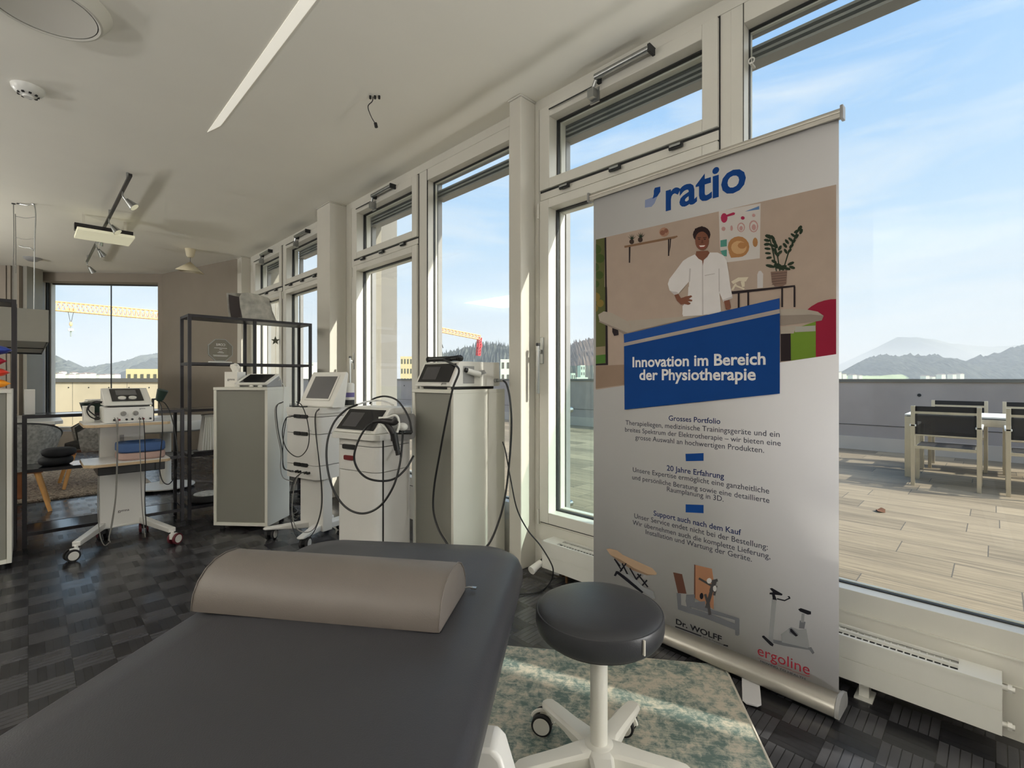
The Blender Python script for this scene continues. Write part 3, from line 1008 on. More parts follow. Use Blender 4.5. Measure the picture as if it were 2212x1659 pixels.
def terrace_chair(loc, rz, label):
    # local: faces +x (towards the table), width along y
    t = thing('terrace_chair', label, 'chair', loc, rz, 'terrace chairs at the pale table')
    w, d = .55, .50
    for y in (0, w - .035):
        MB().box((0, y, 0), (.035, y + .035, .86)).build('leg', 'terrace_metal', t, bevel=.002)
        MB().box((d - .035, y, 0), (d, y + .035, .635)).build('leg', 'terrace_metal', t, bevel=.002)
        m = MB().box((.0, y - .01, .635), (d + .01, y + .045, .66)); m.build('armrest', 'white_plastic', t, bevel=.006)
    m = MB()
    m.box((.005, .035, .40), (.03, w - .035, .43)); m.box((d - .03, .035, .40), (d - .005, w - .035, .43))
    for y in (.035, w - .055): m.box((.03, y, .40), (d - .03, y + .02, .425))
    m.build('seat_frame', 'terrace_metal', t)
    MB().box((.03, .05, .428), (d - .03, w - .05, .434)).build('seat', 'sling_mesh', t)
    m = MB().box((.008, .035, .775), (.022, w - .035, .80)); m.box((.008, .035, .54), (.02, w - .035, .555)); m.build('back_rail', 'terrace_metal', t)
    m = MB().box((.012, .036, .545), (.018, w - .036, .855)); m.build('backrest', 'sling_mesh', t)
    m = MB()
    for y in (.036, w - .054): m.box((.010, y, .545), (.020, y + .018, .85))
    m.box((.010, .036, .80), (.020, w - .036, .853)); m.build('back_binding', 'mesh_black', t)
    return t
tc0 = terrace_chair((6.74, .10, 0), 0, 'metal terrace chair with black mesh back, nearest the window and whole in view')
dup(tc0, (6.74, -.62, 0), 0, 'near side terrace chair cut off by the right edge of the photo')
dup(tc0, (8.72, .62, 0), 180, 'terrace chair on the parapet side of the table, seen above the nearest chair back')
dup(tc0, (8.72, -.06, 0), 180, 'terrace chair on the parapet side, at the right edge of the photo')
tag(MB().box((4.9, 2.05, 0), (5.6, 2.75, .075)).build('paving_slab', 'slab_grey', bevel=.004), 'loose grey paving slab lying on the terrace by the banner edge', 'slab')
for i, (px, py, lb) in enumerate(((1902, 1105, 'curled brown dry leaf on the sunny terrace tiles'), (1920, 968, 'brown dry leaf at the foot of the parapet left of the table'), (2070, 982, 'brown dry leaf at the foot of the parapet under the table'))):
    p = on_level(px, py, .0)
    m = MB().loft([[(-.06, -.01, .012), (-.06, .01, .014)], [(-.02, -.035, .0), (-.02, .03, .02)], [(.03, -.03, .02), (.03, .035, .0)], [(.065, -.006, .02), (.065, .006, .022)]], closed=False)
    tag(m.build('dry_leaf', 'leaf_dry', loc=p, rz=40 * i), lb, 'leaf')

# ---- the spring haze lying in the valley beyond the terraces
hz_ = MB().box((30, -2500, -24), (4300, 4600, 150)).build('haze_valley', 'valley_haze')
tag(hz_, 'pale blue haze lying over the town and hills', 'haze', kind='structure')

# ================================================================== FOREGROUND
# ---- treatment couch
t = thing('treatment_couch', 'dark grey upholstered treatment couch with rounded end in the foreground', 'treatment couch', cw(-.449, .667), -52)
m = MB()
rings = []
for ins, z in ((.045, .505), (.012, .515), (.0, .535), (.0, .562), (.010, .585), (.032, .598), (.10, .603), (.25, .605)):
    r = max(.05, .15 - ins)
    rings.append([(x, y, z) for x, y in rrect(.76 - 2 * ins, 2.0 - 2 * ins, r, 10)])
m.loft(rings)
m.build('cushion', 'couch_vinyl', t, sharp=60)
m = MB().box((-.30, -.92, .465), (.30, .90, .505)); m.build('panel', 'black_plastic', t, bevel=.006)
m = MB()
for s in (-1, 1): m.box((s * .27 - .025, -.85, .415), (s * .27 + .025, .62, .465))
m.box((-.27, -.80, .42), (.27, -.74, .46)); m.box((-.27, .54, .42), (.27, .60, .46))
m.build('frame', 'couch_frame', t, bevel=.006)
for yy in (.30, -.72):
    for s in (-1, 1):
        p = MB().prism([(s * .315, .47), (s * .385, .47), (s * .400, .455), (s * .53, .03), (s * .53, .0105 if s > 0 else 0), (s * .46, .0105 if s > 0 else 0), (s * .315, .40)], -.035, .035, M=T(0, yy, 0) @ RX(90))
        p.build('leg', 'couch_frame', t, bevel=.008)

# ---- half round bolster on the couch
t = thing('bolster', 'taupe half round bolster lying across the dark treatment couch', 'bolster', cw(-.436, 1.194, .6055), -54.2)
D = [(-.112, 0), (-.112, .010), (-.107, .036), (-.092, .062), (-.068, .083), (-.037, .096), (0, .100), (.037, .096), (.068, .083), (.092, .062), (.107, .036), (.112, .010), (.112, 0)]
m = MB()
rings = []
for x, sc_ in ((-.303, .93), (-.300, .985), (-.292, 1), (-.1, 1.004), (.1, 1.004), (.292, 1), (.300, .985), (.303, .93)):
    rings.append([(x, y * sc_, z * (sc_ if z > .02 else 1)) for y, z in D])
m.loft(rings)
m.build('cover', 'bolster_vinyl', t, sharp=50)
for s in (-1, 1):
    m = MB().tube([(s * .3015, y * .99, z * .99 + .001) for y, z in D], .0016, 5, smooth=False)
    m.build('piping', 'bolster_vinyl', t)
m = MB().tube([(.303, .10, .006), (.312, .102, .008), (.322, .104, .007)], .0025, 6); m.box((.318, .099, .004), (.332, .109, .008)); m.build('zip_pull', 'steel', t)

# ---- stool
SX, SZ = .246, 1.37
t = thing('rolling_stool', 'white five star rolling stool with round dark seat on the worn rug', 'stool', cw(SX, SZ, .011), -45)
m = MB().lathe([(.0, .425), (.150, .425), (.168, .428), (.1755, .438), (.1785, .455), (.1785, .482), (.1765, .4885), (.1745, .4895), (.1735, .4885), (.1715, .4905), (.160, .497), (.14, .502), (.10, .507), (.05, .510), (0, .511)], 64)
se = m.build('seat', 'stool_vinyl', t, sharp=32)
m = MB().tube([(.1735 * math.cos(a), .1735 * math.sin(a), .4880) for a in [2 * math.pi * i / 72 for i in range(73)]], .0013, 5, smooth=False)
m.build('seam', 'stool_vinyl', se)
a0 = math.radians(-62)
m = MB().box((.170, -.002, .446), (.1835, .002, .484), M=RZ(-62)); m.build('label_tab', 'thread', se)
MB().lathe([(0, .410), (.14, .410), (.155, .418), (.158, .425), (0, .425)], 40).build('seat_plate', 'black_plastic', t)
MB().lathe([(0, .375), (.026, .375), (.030, .382), (.033, .400), (.036, .410), (0, .410)], 28).build('collar', 'black_plastic', t)
MB().lathe([(0, .06), (.0245, .06), (.0245, .380), (.022, .386), (0, .386)], 36).build('column', 'stool_white', t)
ANG = [math.radians(a) for a in (52, 124, 196, 268, 340)]
m = MB()
m.lathe([(0, .062), (.05, .066), (.056, .082), (.050, .100), (.036, .112), (0, .114)], 36)
for a in ANG:
    rings = []
    for x, w, z0, z1 in ((.02, .036, .066, .109), (.06, .033, .068, .108), (.12, .028, .073, .104), (.20, .026, .078, .101), (.232, .023, .080, .099), (.246, .013, .083, .095)):
        sec = [(-w, z0 + .006), (-w * .75, z0), (w * .75, z0), (w, z0 + .006), (w, z1 - .008), (w * .72, z1), (-w * .72, z1), (-w, z1 - .008)]
        rings.append([(x * math.cos(a) - y * math.sin(a), x * math.sin(a) + y * math.cos(a), z) for y, z in sec])
    m.loft(rings)
m.build('star_base', 'stool_white', t, bevel=.004, seg=3, sharp=50)
for i, a in enumerate(ANG):
    yaw = (150, 165, 30, 200, 75)[i]
    M = T(.224 * math.cos(a), .224 * math.sin(a), 0) @ RZ(yaw)
    m = MB().cyl((0, 0, .05), (0, 0, .084), .009, m=0, M=M)
    m.box((-.008, -.011, .028), (.03, .011, .062), 0, M)
    m.tube([(.022 + .036 * math.cos(b_), 0, .033 + .036 * math.sin(b_)) for b_ in [math.radians(20 + 14 * k) for k in range(12)]], .006, 6, 0, M, smooth=False)
    c = m.build('caster', 'stool_white', t)
    for s in (-1, 1):
        w = MB().cyl((.022, s * .011, .033), (.022, s * .026, .033), .033, n=28, m=0, M=M)
        w.cyl((.022, s * .026, .033), (.022, s * .028, .033), .0265, n=28, m=1, M=M)
        w.build('wheel', ['black_rubber', 'wheel_white'], c, bevel=.002, seg=2)

# ---- rug
t = MB().box((-.70, -.95, 0), (.70, .95, .009)).build('worn_rug', 'vintage_rug', bevel=.003, loc=cw(.002, 1.104, .0005), rz=-54.2)
tag(t, 'worn grey rug with faded teal pattern under the white stool', 'rug')
m = MB()
for x in (-.7, .7): m.tube([(x, -.95, .006), (x, .95, .006)], .0055, 6, smooth=False)
m.build('edge_binding', 'thread', t)

# ---- roll-up banner
BL, BR = Vector((1.985, 1.400, 0)), Vector((1.957, .383, 0))
MBN = frame_at(BL, BR - BL)          # local x = along the banner, local y = away from the viewer, z up
t = bpy.data.objects.new('rollup_banner', None); COL.objects.link(t); t.matrix_world = MBN
tag(t, 'tall white roll-up banner with woman, blue panel and lettering by the window', 'banner')
BW = 1.0174
AC = {'garden': (96, 100, 62), 'lawn': (84, 124, 58), 'path': (150, 136, 112), 'leaf': (74, 92, 48), 'ochre': (138, 118, 62), 'darkframe': (46, 38, 42), 'room': (180, 162, 150),
 'floorwood': (150, 128, 112), 'wood': (134, 104, 82), 'pot': (64, 52, 48), 'plant': (44, 56, 44), 'shell': (172, 132, 112), 'shell2': (140, 96, 80), 'paper': (206, 200, 198), 'blueink': (96, 128, 176),
 'pink': (172, 50, 86), 'pinkl': (190, 148, 146), 'teal': (84, 146, 136), 'ochre2': (176, 128, 84), 'ochre3': (204, 164, 122), 'basket': (132, 108, 98), 'basket2': (104, 84, 78), 'bottle': (206, 202, 204),
 'bone': (222, 212, 192), 'ball': (150, 34, 60), 'green': (112, 142, 52), 'greyband': (172, 170, 164), 'couchlight': (176, 166, 156), 'couch2': (148, 136, 128), 'couch3': (170, 160, 156), 'shirt': (226, 222, 224),
 'shirtfold': (196, 190, 192), 'skin': (128, 84, 68), 'skin2': (108, 68, 56), 'hair': (52, 38, 40), 'lips': (150, 70, 66), 'teeth': (236, 226, 220), 'blue': (16, 66, 138), 'blue2': (34, 78, 152), 'bluelight': (142, 154, 190),
 'beige': (176, 150, 126), 'beige2': (132, 110, 92), 'black': (26, 26, 34), 'greyp': (140, 142, 146), 'brown': (160, 116, 90), 'brown2': (94, 62, 52), 'greyp2': (106, 108, 115), 'darkmetal': (70, 68, 70),
 'silver': (196, 196, 196), 'redline': (170, 60, 70), 'white': (236, 234, 236), 'navy': (22, 38, 92), 'ink': (54, 56, 74), 'red': (156, 34, 52)}
for k, c in AC.items(): mat('print_' + k, c, .7, var=.03, scale=14, spec=.15)
ART = [
('room',[(0.002,1.838),(1.014,1.815),(1.014,1.234),(0.002,1.095)]),
('garden',[(0.002,1.837),(0.054,1.835),(0.054,1.461),(0.002,1.469)]),
('garden',[(0.002,1.608),(0.059,1.595),(0.059,1.221),(0.002,1.217)]),
('lawn',[(0.002,1.265),(0.060,1.268),(0.060,1.227),(0.002,1.223)]),
('path',[(0.002,1.306),(0.060,1.308),(0.060,1.268),(0.002,1.265)]),
('leaf',[(0.036,1.782),(0.028,1.768),(0.008,1.763),(0.002,1.770),(0.002,1.787),(0.002,1.804),(0.002,1.815),(0.008,1.813),(0.028,1.800)]),
('leaf',[(0.055,1.735),(0.048,1.722),(0.030,1.717),(0.009,1.724),(0.002,1.738),(0.002,1.754),(0.009,1.763),(0.030,1.762),(0.048,1.751)]),
('leaf',[(0.023,1.697),(0.016,1.684),(0.002,1.679),(0.002,1.685),(0.002,1.699),(0.002,1.714),(0.002,1.723),(0.002,1.722),(0.016,1.712)]),
('leaf',[(0.048,1.655),(0.042,1.643),(0.026,1.638),(0.007,1.644),(0.002,1.656),(0.002,1.670),(0.007,1.679),(0.026,1.679),(0.042,1.669)]),
('leaf',[(0.024,1.615),(0.018,1.603),(0.002,1.599),(0.002,1.603),(0.002,1.615),(0.002,1.629),(0.002,1.637),(0.002,1.637),(0.018,1.628)]),
('ochre',[(0.029,1.551),(0.023,1.537),(0.006,1.531),(0.002,1.536),(0.002,1.550),(0.002,1.565),(0.002,1.576),(0.006,1.576),(0.023,1.566)]),
('ochre',[(0.051,1.517),(0.046,1.506),(0.033,1.500),(0.017,1.504),(0.007,1.516),(0.007,1.528),(0.017,1.537),(0.033,1.538),(0.046,1.530)]),
('ochre',[(0.017,1.496),(0.012,1.484),(0.002,1.479),(0.002,1.483),(0.002,1.494),(0.002,1.507),(0.002,1.516),(0.002,1.516),(0.012,1.508)]),
('darkframe',[(0.054,1.835),(0.064,1.835),(0.069,1.460),(0.059,1.461)]),
('darkframe',[(0.059,1.595),(0.069,1.594),(0.075,1.216),(0.002,1.215),(0.002,1.223),(0.061,1.225)]),
('floorwood',[(0.002,1.213),(0.166,1.216),(0.166,1.122),(0.002,1.101)]),
('wood',[(0.166,1.774),(0.432,1.765),(0.434,1.759),(0.417,1.755),(0.168,1.764)]),
('darkframe',[(0.191,1.763),(0.200,1.763),(0.198,1.689),(0.191,1.690)]),
('darkframe',[(0.389,1.758),(0.395,1.758),(0.395,1.685),(0.389,1.685)]),
('darkframe',[(0.398,1.759),(0.404,1.758),(0.401,1.723),(0.395,1.696)]),
('pot',[(0.219,1.782),(0.217,1.776),(0.210,1.773),(0.202,1.775),(0.196,1.780),(0.193,1.788),(0.196,1.794),(0.202,1.797),(0.210,1.796),(0.217,1.790)]),
('pot',[(0.264,1.782),(0.262,1.776),(0.256,1.773),(0.248,1.774),(0.241,1.780),(0.239,1.787),(0.241,1.794),(0.248,1.797),(0.256,1.795),(0.262,1.789)]),
('plant',[(0.204,1.795),(0.212,1.793),(0.184,1.816)]),
('plant',[(0.204,1.795),(0.212,1.793),(0.196,1.822)]),
('plant',[(0.204,1.795),(0.212,1.793),(0.208,1.822)]),
('plant',[(0.204,1.795),(0.212,1.793),(0.220,1.817)]),
('plant',[(0.204,1.795),(0.212,1.793),(0.231,1.806)]),
('plant',[(0.250,1.794),(0.258,1.792),(0.231,1.815)]),
('plant',[(0.250,1.794),(0.258,1.792),(0.242,1.821)]),
('plant',[(0.250,1.794),(0.258,1.792),(0.254,1.821)]),
('plant',[(0.250,1.794),(0.258,1.792),(0.266,1.815)]),
('plant',[(0.250,1.794),(0.258,1.792),(0.277,1.805)]),
('shell',[(0.394,1.788),(0.391,1.779),(0.383,1.774),(0.371,1.773),(0.359,1.778),(0.350,1.788),(0.347,1.799),(0.350,1.808),(0.359,1.814),(0.371,1.814),(0.383,1.808),(0.391,1.799)]),
('shell2',[(0.375,1.790),(0.373,1.784),(0.367,1.781),(0.359,1.783),(0.353,1.788),(0.350,1.795),(0.353,1.801),(0.359,1.804),(0.367,1.802),(0.373,1.797)]),
('shell2',[(0.390,1.795),(0.388,1.789),(0.382,1.787),(0.375,1.790),(0.371,1.796),(0.371,1.803),(0.375,1.807),(0.382,1.807),(0.388,1.802)]),
('paper',[(0.611,1.825),(0.770,1.815),(0.767,1.607),(0.643,1.613),(0.616,1.670)]),
('blueink',[(0.712,1.798),(0.765,1.806),(0.765,1.793)]),
('pink',[(0.646,1.789),(0.644,1.780),(0.639,1.774),(0.632,1.773),(0.626,1.777),(0.621,1.785),(0.619,1.796),(0.621,1.805),(0.626,1.811),(0.632,1.812),(0.639,1.808),(0.644,1.799)]),
('pink',[(0.638,1.802),(0.668,1.806),(0.676,1.802),(0.673,1.795),(0.645,1.794)]),
('pink',[(0.712,1.773),(0.711,1.770),(0.708,1.768),(0.704,1.768),(0.701,1.770),(0.698,1.773),(0.697,1.777),(0.698,1.780),(0.701,1.782),(0.704,1.782),(0.708,1.780),(0.711,1.777)]),
('pinkl',[(0.751,1.774),(0.750,1.771),(0.748,1.769),(0.745,1.769),(0.742,1.770),(0.740,1.773),(0.739,1.777),(0.740,1.780),(0.742,1.782),(0.745,1.782),(0.748,1.780),(0.750,1.777)]),
('pinkl',[(0.638,1.748),(0.637,1.744),(0.634,1.741),(0.630,1.741),(0.626,1.743),(0.623,1.747),(0.622,1.751),(0.623,1.755),(0.626,1.758),(0.630,1.758),(0.634,1.756),(0.637,1.752)]),
('pinkl',[(0.667,1.744),(0.666,1.738),(0.664,1.735),(0.662,1.734),(0.659,1.736),(0.657,1.740),(0.657,1.746),(0.657,1.751),(0.659,1.755),(0.662,1.756),(0.664,1.754),(0.666,1.749)]),
('pinkl',[(0.713,1.737),(0.711,1.728),(0.705,1.722),(0.698,1.721),(0.691,1.725),(0.685,1.733),(0.683,1.743),(0.685,1.752),(0.691,1.758),(0.698,1.759),(0.705,1.755),(0.711,1.747)]),
('pinkl',[(0.762,1.730),(0.759,1.718),(0.753,1.711),(0.745,1.710),(0.736,1.715),(0.730,1.725),(0.728,1.737),(0.730,1.749),(0.736,1.756),(0.745,1.757),(0.753,1.752),(0.759,1.742)]),
('paper',[(0.709,1.736),(0.708,1.730),(0.704,1.725),(0.699,1.724),(0.693,1.728),(0.689,1.734),(0.688,1.741),(0.689,1.748),(0.693,1.753),(0.699,1.754),(0.704,1.750),(0.708,1.744)]),
('paper',[(0.757,1.730),(0.756,1.721),(0.751,1.715),(0.745,1.714),(0.739,1.718),(0.734,1.726),(0.732,1.735),(0.734,1.744),(0.739,1.750),(0.745,1.751),(0.751,1.747),(0.756,1.739)]),
('pinkl',[(0.705,1.735),(0.704,1.730),(0.700,1.727),(0.695,1.729),(0.692,1.735),(0.692,1.741),(0.695,1.745),(0.700,1.745),(0.704,1.741)]),
('pinkl',[(0.754,1.727),(0.752,1.720),(0.747,1.717),(0.742,1.720),(0.738,1.727),(0.738,1.735),(0.742,1.741),(0.747,1.741),(0.752,1.736)]),
('teal',[(0.618,1.706),(0.643,1.705),(0.643,1.677),(0.618,1.679)]),
('teal',[(0.618,1.664),(0.643,1.664),(0.643,1.637),(0.627,1.642)]),
('ochre2',[(0.729,1.658),(0.726,1.643),(0.717,1.631),(0.704,1.625),(0.688,1.625),(0.673,1.631),(0.659,1.642),(0.650,1.657),(0.647,1.674),(0.650,1.690),(0.659,1.701),(0.673,1.707),(0.688,1.707),(0.704,1.701),(0.717,1.689),(0.726,1.674)]),
('ochre3',[(0.719,1.657),(0.716,1.647),(0.708,1.639),(0.696,1.637),(0.683,1.639),(0.671,1.646),(0.663,1.657),(0.660,1.669),(0.663,1.680),(0.671,1.687),(0.683,1.690),(0.696,1.687),(0.708,1.680),(0.716,1.669)]),
('ochre2',[(0.718,1.665),(0.715,1.658),(0.707,1.655),(0.697,1.657),(0.689,1.663),(0.685,1.671),(0.689,1.679),(0.697,1.682),(0.707,1.679),(0.715,1.673)]),
('ochre2',[(0.650,1.653),(0.697,1.632),(0.692,1.625),(0.660,1.628)]),
('ochre2',[(0.760,1.669),(0.758,1.658),(0.753,1.653),(0.748,1.654),(0.743,1.661),(0.741,1.673),(0.743,1.683),(0.748,1.689),(0.753,1.688),(0.758,1.680)]),
('plant',[(0.845,1.545),(0.849,1.545),(0.866,1.603),(0.898,1.682),(0.894,1.685),(0.862,1.606)]),
('plant',[(0.823,1.549),(0.827,1.548),(0.818,1.612),(0.804,1.677),(0.800,1.677),(0.813,1.613)]),
('plant',[(0.835,1.547),(0.839,1.546),(0.831,1.605),(0.818,1.659),(0.814,1.659),(0.827,1.604)]),
('plant',[(0.909,1.698),(0.911,1.692),(0.907,1.685),(0.901,1.681),(0.896,1.682),(0.895,1.688),(0.898,1.695),(0.904,1.700)]),
('plant',[(0.902,1.683),(0.900,1.679),(0.894,1.675),(0.887,1.675),(0.883,1.679),(0.885,1.683),(0.891,1.687),(0.898,1.687)]),
('plant',[(0.910,1.687),(0.913,1.683),(0.912,1.675),(0.908,1.669),(0.903,1.668),(0.901,1.673),(0.902,1.681),(0.906,1.687)]),
('plant',[(0.889,1.662),(0.885,1.661),(0.879,1.666),(0.874,1.673),(0.873,1.678),(0.877,1.678),(0.884,1.673),(0.889,1.667)]),
('plant',[(0.899,1.670),(0.900,1.665),(0.896,1.658),(0.891,1.654),(0.886,1.655),(0.885,1.660),(0.889,1.667),(0.894,1.671)]),
('plant',[(0.882,1.645),(0.877,1.646),(0.871,1.652),(0.866,1.659),(0.865,1.665),(0.870,1.664),(0.877,1.658),(0.882,1.651)]),
('plant',[(0.890,1.653),(0.890,1.648),(0.886,1.642),(0.880,1.638),(0.876,1.639),(0.876,1.644),(0.880,1.650),(0.885,1.654)]),
('plant',[(0.867,1.640),(0.863,1.642),(0.857,1.648),(0.854,1.656),(0.855,1.661),(0.859,1.659),(0.865,1.653),(0.868,1.645)]),
('plant',[(0.861,1.628),(0.856,1.629),(0.851,1.635),(0.847,1.643),(0.848,1.648),(0.853,1.647),(0.859,1.640),(0.862,1.633)]),
('plant',[(0.883,1.638),(0.883,1.633),(0.879,1.627),(0.873,1.623),(0.869,1.625),(0.868,1.630),(0.872,1.636),(0.878,1.639)]),
('plant',[(0.862,1.606),(0.858,1.607),(0.853,1.614),(0.850,1.622),(0.851,1.627),(0.856,1.625),(0.861,1.618),(0.863,1.610)]),
('plant',[(0.876,1.622),(0.876,1.617),(0.873,1.612),(0.867,1.609),(0.863,1.610),(0.863,1.615),(0.866,1.620),(0.872,1.623)]),
('plant',[(0.814,1.675),(0.808,1.672),(0.798,1.675),(0.788,1.683),(0.785,1.690),(0.791,1.693),(0.802,1.689),(0.811,1.682)]),
('plant',[(0.804,1.665),(0.800,1.662),(0.792,1.664),(0.784,1.669),(0.781,1.674),(0.786,1.677),(0.794,1.675),(0.802,1.670)]),
('plant',[(0.819,1.664),(0.814,1.665),(0.807,1.672),(0.804,1.681),(0.805,1.686),(0.811,1.685),(0.817,1.678),(0.821,1.669)]),
('plant',[(0.805,1.654),(0.802,1.650),(0.794,1.649),(0.785,1.651),(0.781,1.656),(0.784,1.660),(0.792,1.661),(0.801,1.658)]),
('plant',[(0.824,1.647),(0.819,1.649),(0.812,1.657),(0.809,1.667),(0.811,1.672),(0.817,1.670),(0.823,1.662),(0.826,1.652)]),
('plant',[(0.806,1.634),(0.802,1.632),(0.794,1.633),(0.786,1.637),(0.783,1.641),(0.786,1.644),(0.795,1.643),(0.803,1.639)]),
('plant',[(0.822,1.639),(0.817,1.638),(0.809,1.642),(0.802,1.648),(0.800,1.653),(0.805,1.655),(0.813,1.651),(0.820,1.645)]),
('plant',[(0.829,1.632),(0.824,1.634),(0.819,1.642),(0.817,1.651),(0.819,1.656),(0.824,1.654),(0.829,1.646),(0.831,1.637)]),
('plant',[(0.807,1.617),(0.803,1.615),(0.796,1.616),(0.788,1.619),(0.785,1.624),(0.789,1.626),(0.797,1.625),(0.804,1.622)]),
('plant',[(0.827,1.620),(0.822,1.619),(0.815,1.624),(0.809,1.632),(0.808,1.637),(0.813,1.638),(0.821,1.633),(0.826,1.625)]),
('plant',[(0.843,1.640),(0.844,1.635),(0.842,1.628),(0.836,1.623),(0.832,1.623),(0.830,1.629),(0.833,1.636),(0.838,1.641)]),
('plant',[(0.810,1.603),(0.808,1.599),(0.801,1.598),(0.793,1.599),(0.789,1.603),(0.792,1.607),(0.799,1.608),(0.806,1.607)]),
('plant',[(0.834,1.602),(0.829,1.603),(0.823,1.609),(0.818,1.617),(0.818,1.623),(0.823,1.622),(0.830,1.616),(0.835,1.607)]),
('plant',[(0.845,1.621),(0.845,1.616),(0.840,1.611),(0.834,1.608),(0.830,1.610),(0.830,1.615),(0.834,1.620),(0.840,1.622)]),
('plant',[(0.822,1.564),(0.816,1.562),(0.803,1.565),(0.791,1.572),(0.787,1.578),(0.793,1.580),(0.805,1.577),(0.817,1.570)]),
('plant',[(0.885,1.572),(0.883,1.567),(0.876,1.563),(0.867,1.562),(0.862,1.565),(0.864,1.570),(0.872,1.574),(0.880,1.575)]),
('plant',[(0.888,1.549),(0.884,1.546),(0.876,1.549),(0.869,1.554),(0.867,1.559),(0.872,1.561),(0.879,1.559),(0.886,1.554)]),
('plant',[(0.846,1.559),(0.839,1.554),(0.828,1.557),(0.818,1.565),(0.816,1.574),(0.822,1.579),(0.834,1.576),(0.843,1.568)]),
('plant',[(0.861,1.563),(0.859,1.556),(0.851,1.550),(0.841,1.550),(0.835,1.555),(0.837,1.562),(0.845,1.567),(0.855,1.567)]),
('plant',[(0.873,1.547),(0.869,1.545),(0.860,1.547),(0.851,1.552),(0.848,1.557),(0.853,1.559),(0.862,1.557),(0.871,1.552)]),
('plant',[(0.827,1.578),(0.822,1.577),(0.815,1.581),(0.809,1.587),(0.808,1.593),(0.813,1.594),(0.820,1.590),(0.826,1.584)]),
('basket',[(0.806,1.549),(0.862,1.546),(0.859,1.496),(0.844,1.489),(0.820,1.493),(0.810,1.508)]),
('basket2',[(0.808,1.542),(0.861,1.539),(0.861,1.536),(0.808,1.539)]),
('basket2',[(0.809,1.532),(0.860,1.530),(0.860,1.527),(0.809,1.530)]),
('basket2',[(0.810,1.523),(0.859,1.521),(0.859,1.518),(0.810,1.520)]),
('basket2',[(0.810,1.513),(0.858,1.512),(0.858,1.509),(0.810,1.510)]),
('basket2',[(0.811,1.503),(0.858,1.502),(0.858,1.500),(0.811,1.500)]),
('bottle',[(0.758,1.547),(0.763,1.559),(0.771,1.559),(0.779,1.546),(0.778,1.494),(0.758,1.495)]),
('bone',[(0.660,1.534),(0.687,1.546),(0.726,1.542),(0.716,1.526),(0.692,1.532),(0.668,1.523)]),
('bone',[(0.660,1.501),(0.675,1.525),(0.682,1.521),(0.668,1.499)]),
('bone',[(0.678,1.519),(0.712,1.500),(0.709,1.495),(0.675,1.514)]),
('bone',[(0.697,1.529),(0.712,1.529),(0.712,1.507),(0.702,1.506)]),
('darkframe',[(0.660,1.495),(0.888,1.488),(0.888,1.482),(0.660,1.484)]),
('darkframe',[(0.686,1.485),(0.693,1.485),(0.693,1.419),(0.686,1.420)]),
('darkframe',[(0.722,1.486),(0.729,1.486),(0.729,1.421),(0.722,1.421)]),
('darkframe',[(0.842,1.484),(0.848,1.484),(0.848,1.413),(0.842,1.413)]),
('darkframe',[(0.883,1.483),(0.889,1.483),(0.889,1.408),(0.883,1.409)]),
('ball',[(0.925,1.394),(0.939,1.406),(0.959,1.417),(0.979,1.422),(0.998,1.424),(1.014,1.423),(1.014,1.234),(0.953,1.226),(0.951,1.360)]),
('green',[(0.872,1.327),(0.953,1.351),(0.953,1.226),(0.874,1.216)]),
('greyband',[(0.886,1.338),(0.952,1.337),(0.952,1.317),(0.887,1.318)]),
('darkframe',[(0.840,1.318),(0.873,1.315),(0.874,1.216),(0.840,1.214)]),
('couchlight',[(0.840,1.341),(0.892,1.342),(0.883,1.314),(0.840,1.315)]),
('couch2',[(0.837,1.405),(0.878,1.404),(0.919,1.398),(0.959,1.385),(0.977,1.369),(0.971,1.353),(0.951,1.351),(0.837,1.346)]),
('couchlight',[(0.837,1.405),(0.878,1.404),(0.919,1.398),(0.959,1.385),(0.975,1.370),(0.939,1.377),(0.837,1.383)]),
('shirt',[(0.512,1.669),(0.481,1.661),(0.459,1.651),(0.429,1.618),(0.397,1.584),(0.389,1.563),(0.397,1.534),(0.420,1.511),(0.438,1.514),(0.476,1.550),(0.487,1.560),(0.483,1.506),(0.459,1.454),(0.456,1.423),(0.617,1.407),(0.612,1.459),(0.613,1.500),(0.622,1.478),(0.630,1.457),(0.667,1.468),(0.658,1.514),(0.650,1.577),(0.643,1.619),(0.630,1.644),(0.607,1.659),(0.575,1.665),(0.565,1.648),(0.545,1.636),(0.529,1.647)]),
('shirt',[(0.457,1.458),(0.481,1.483),(0.483,1.537),(0.613,1.519),(0.621,1.420),(0.543,1.412),(0.459,1.415)]),
('shirtfold',[(0.543,1.636),(0.547,1.636),(0.549,1.413),(0.543,1.414)]),
('shirtfold',[(0.488,1.614),(0.494,1.613),(0.491,1.559),(0.485,1.557)]),
('shirtfold',[(0.611,1.593),(0.615,1.593),(0.615,1.500),(0.612,1.500)]),
('shirtfold',[(0.397,1.534),(0.420,1.511),(0.440,1.516),(0.429,1.524),(0.411,1.527)]),
('shirtfold',[(0.627,1.465),(0.666,1.475),(0.667,1.468),(0.630,1.457)]),
('shirtfold',[(0.554,1.576),(0.596,1.577),(0.596,1.574),(0.554,1.572)]),
('skin',[(0.518,1.681),(0.567,1.674),(0.575,1.663),(0.565,1.651),(0.545,1.636),(0.527,1.649),(0.515,1.665)]),
('skin',[(0.543,1.644),(0.551,1.644),(0.546,1.615)]),
('hair',[(0.577,1.738),(0.574,1.726),(0.566,1.716),(0.554,1.711),(0.540,1.712),(0.526,1.717),(0.514,1.727),(0.505,1.740),(0.502,1.754),(0.505,1.766),(0.514,1.776),(0.526,1.780),(0.540,1.780),(0.554,1.774),(0.566,1.764),(0.574,1.751)]),
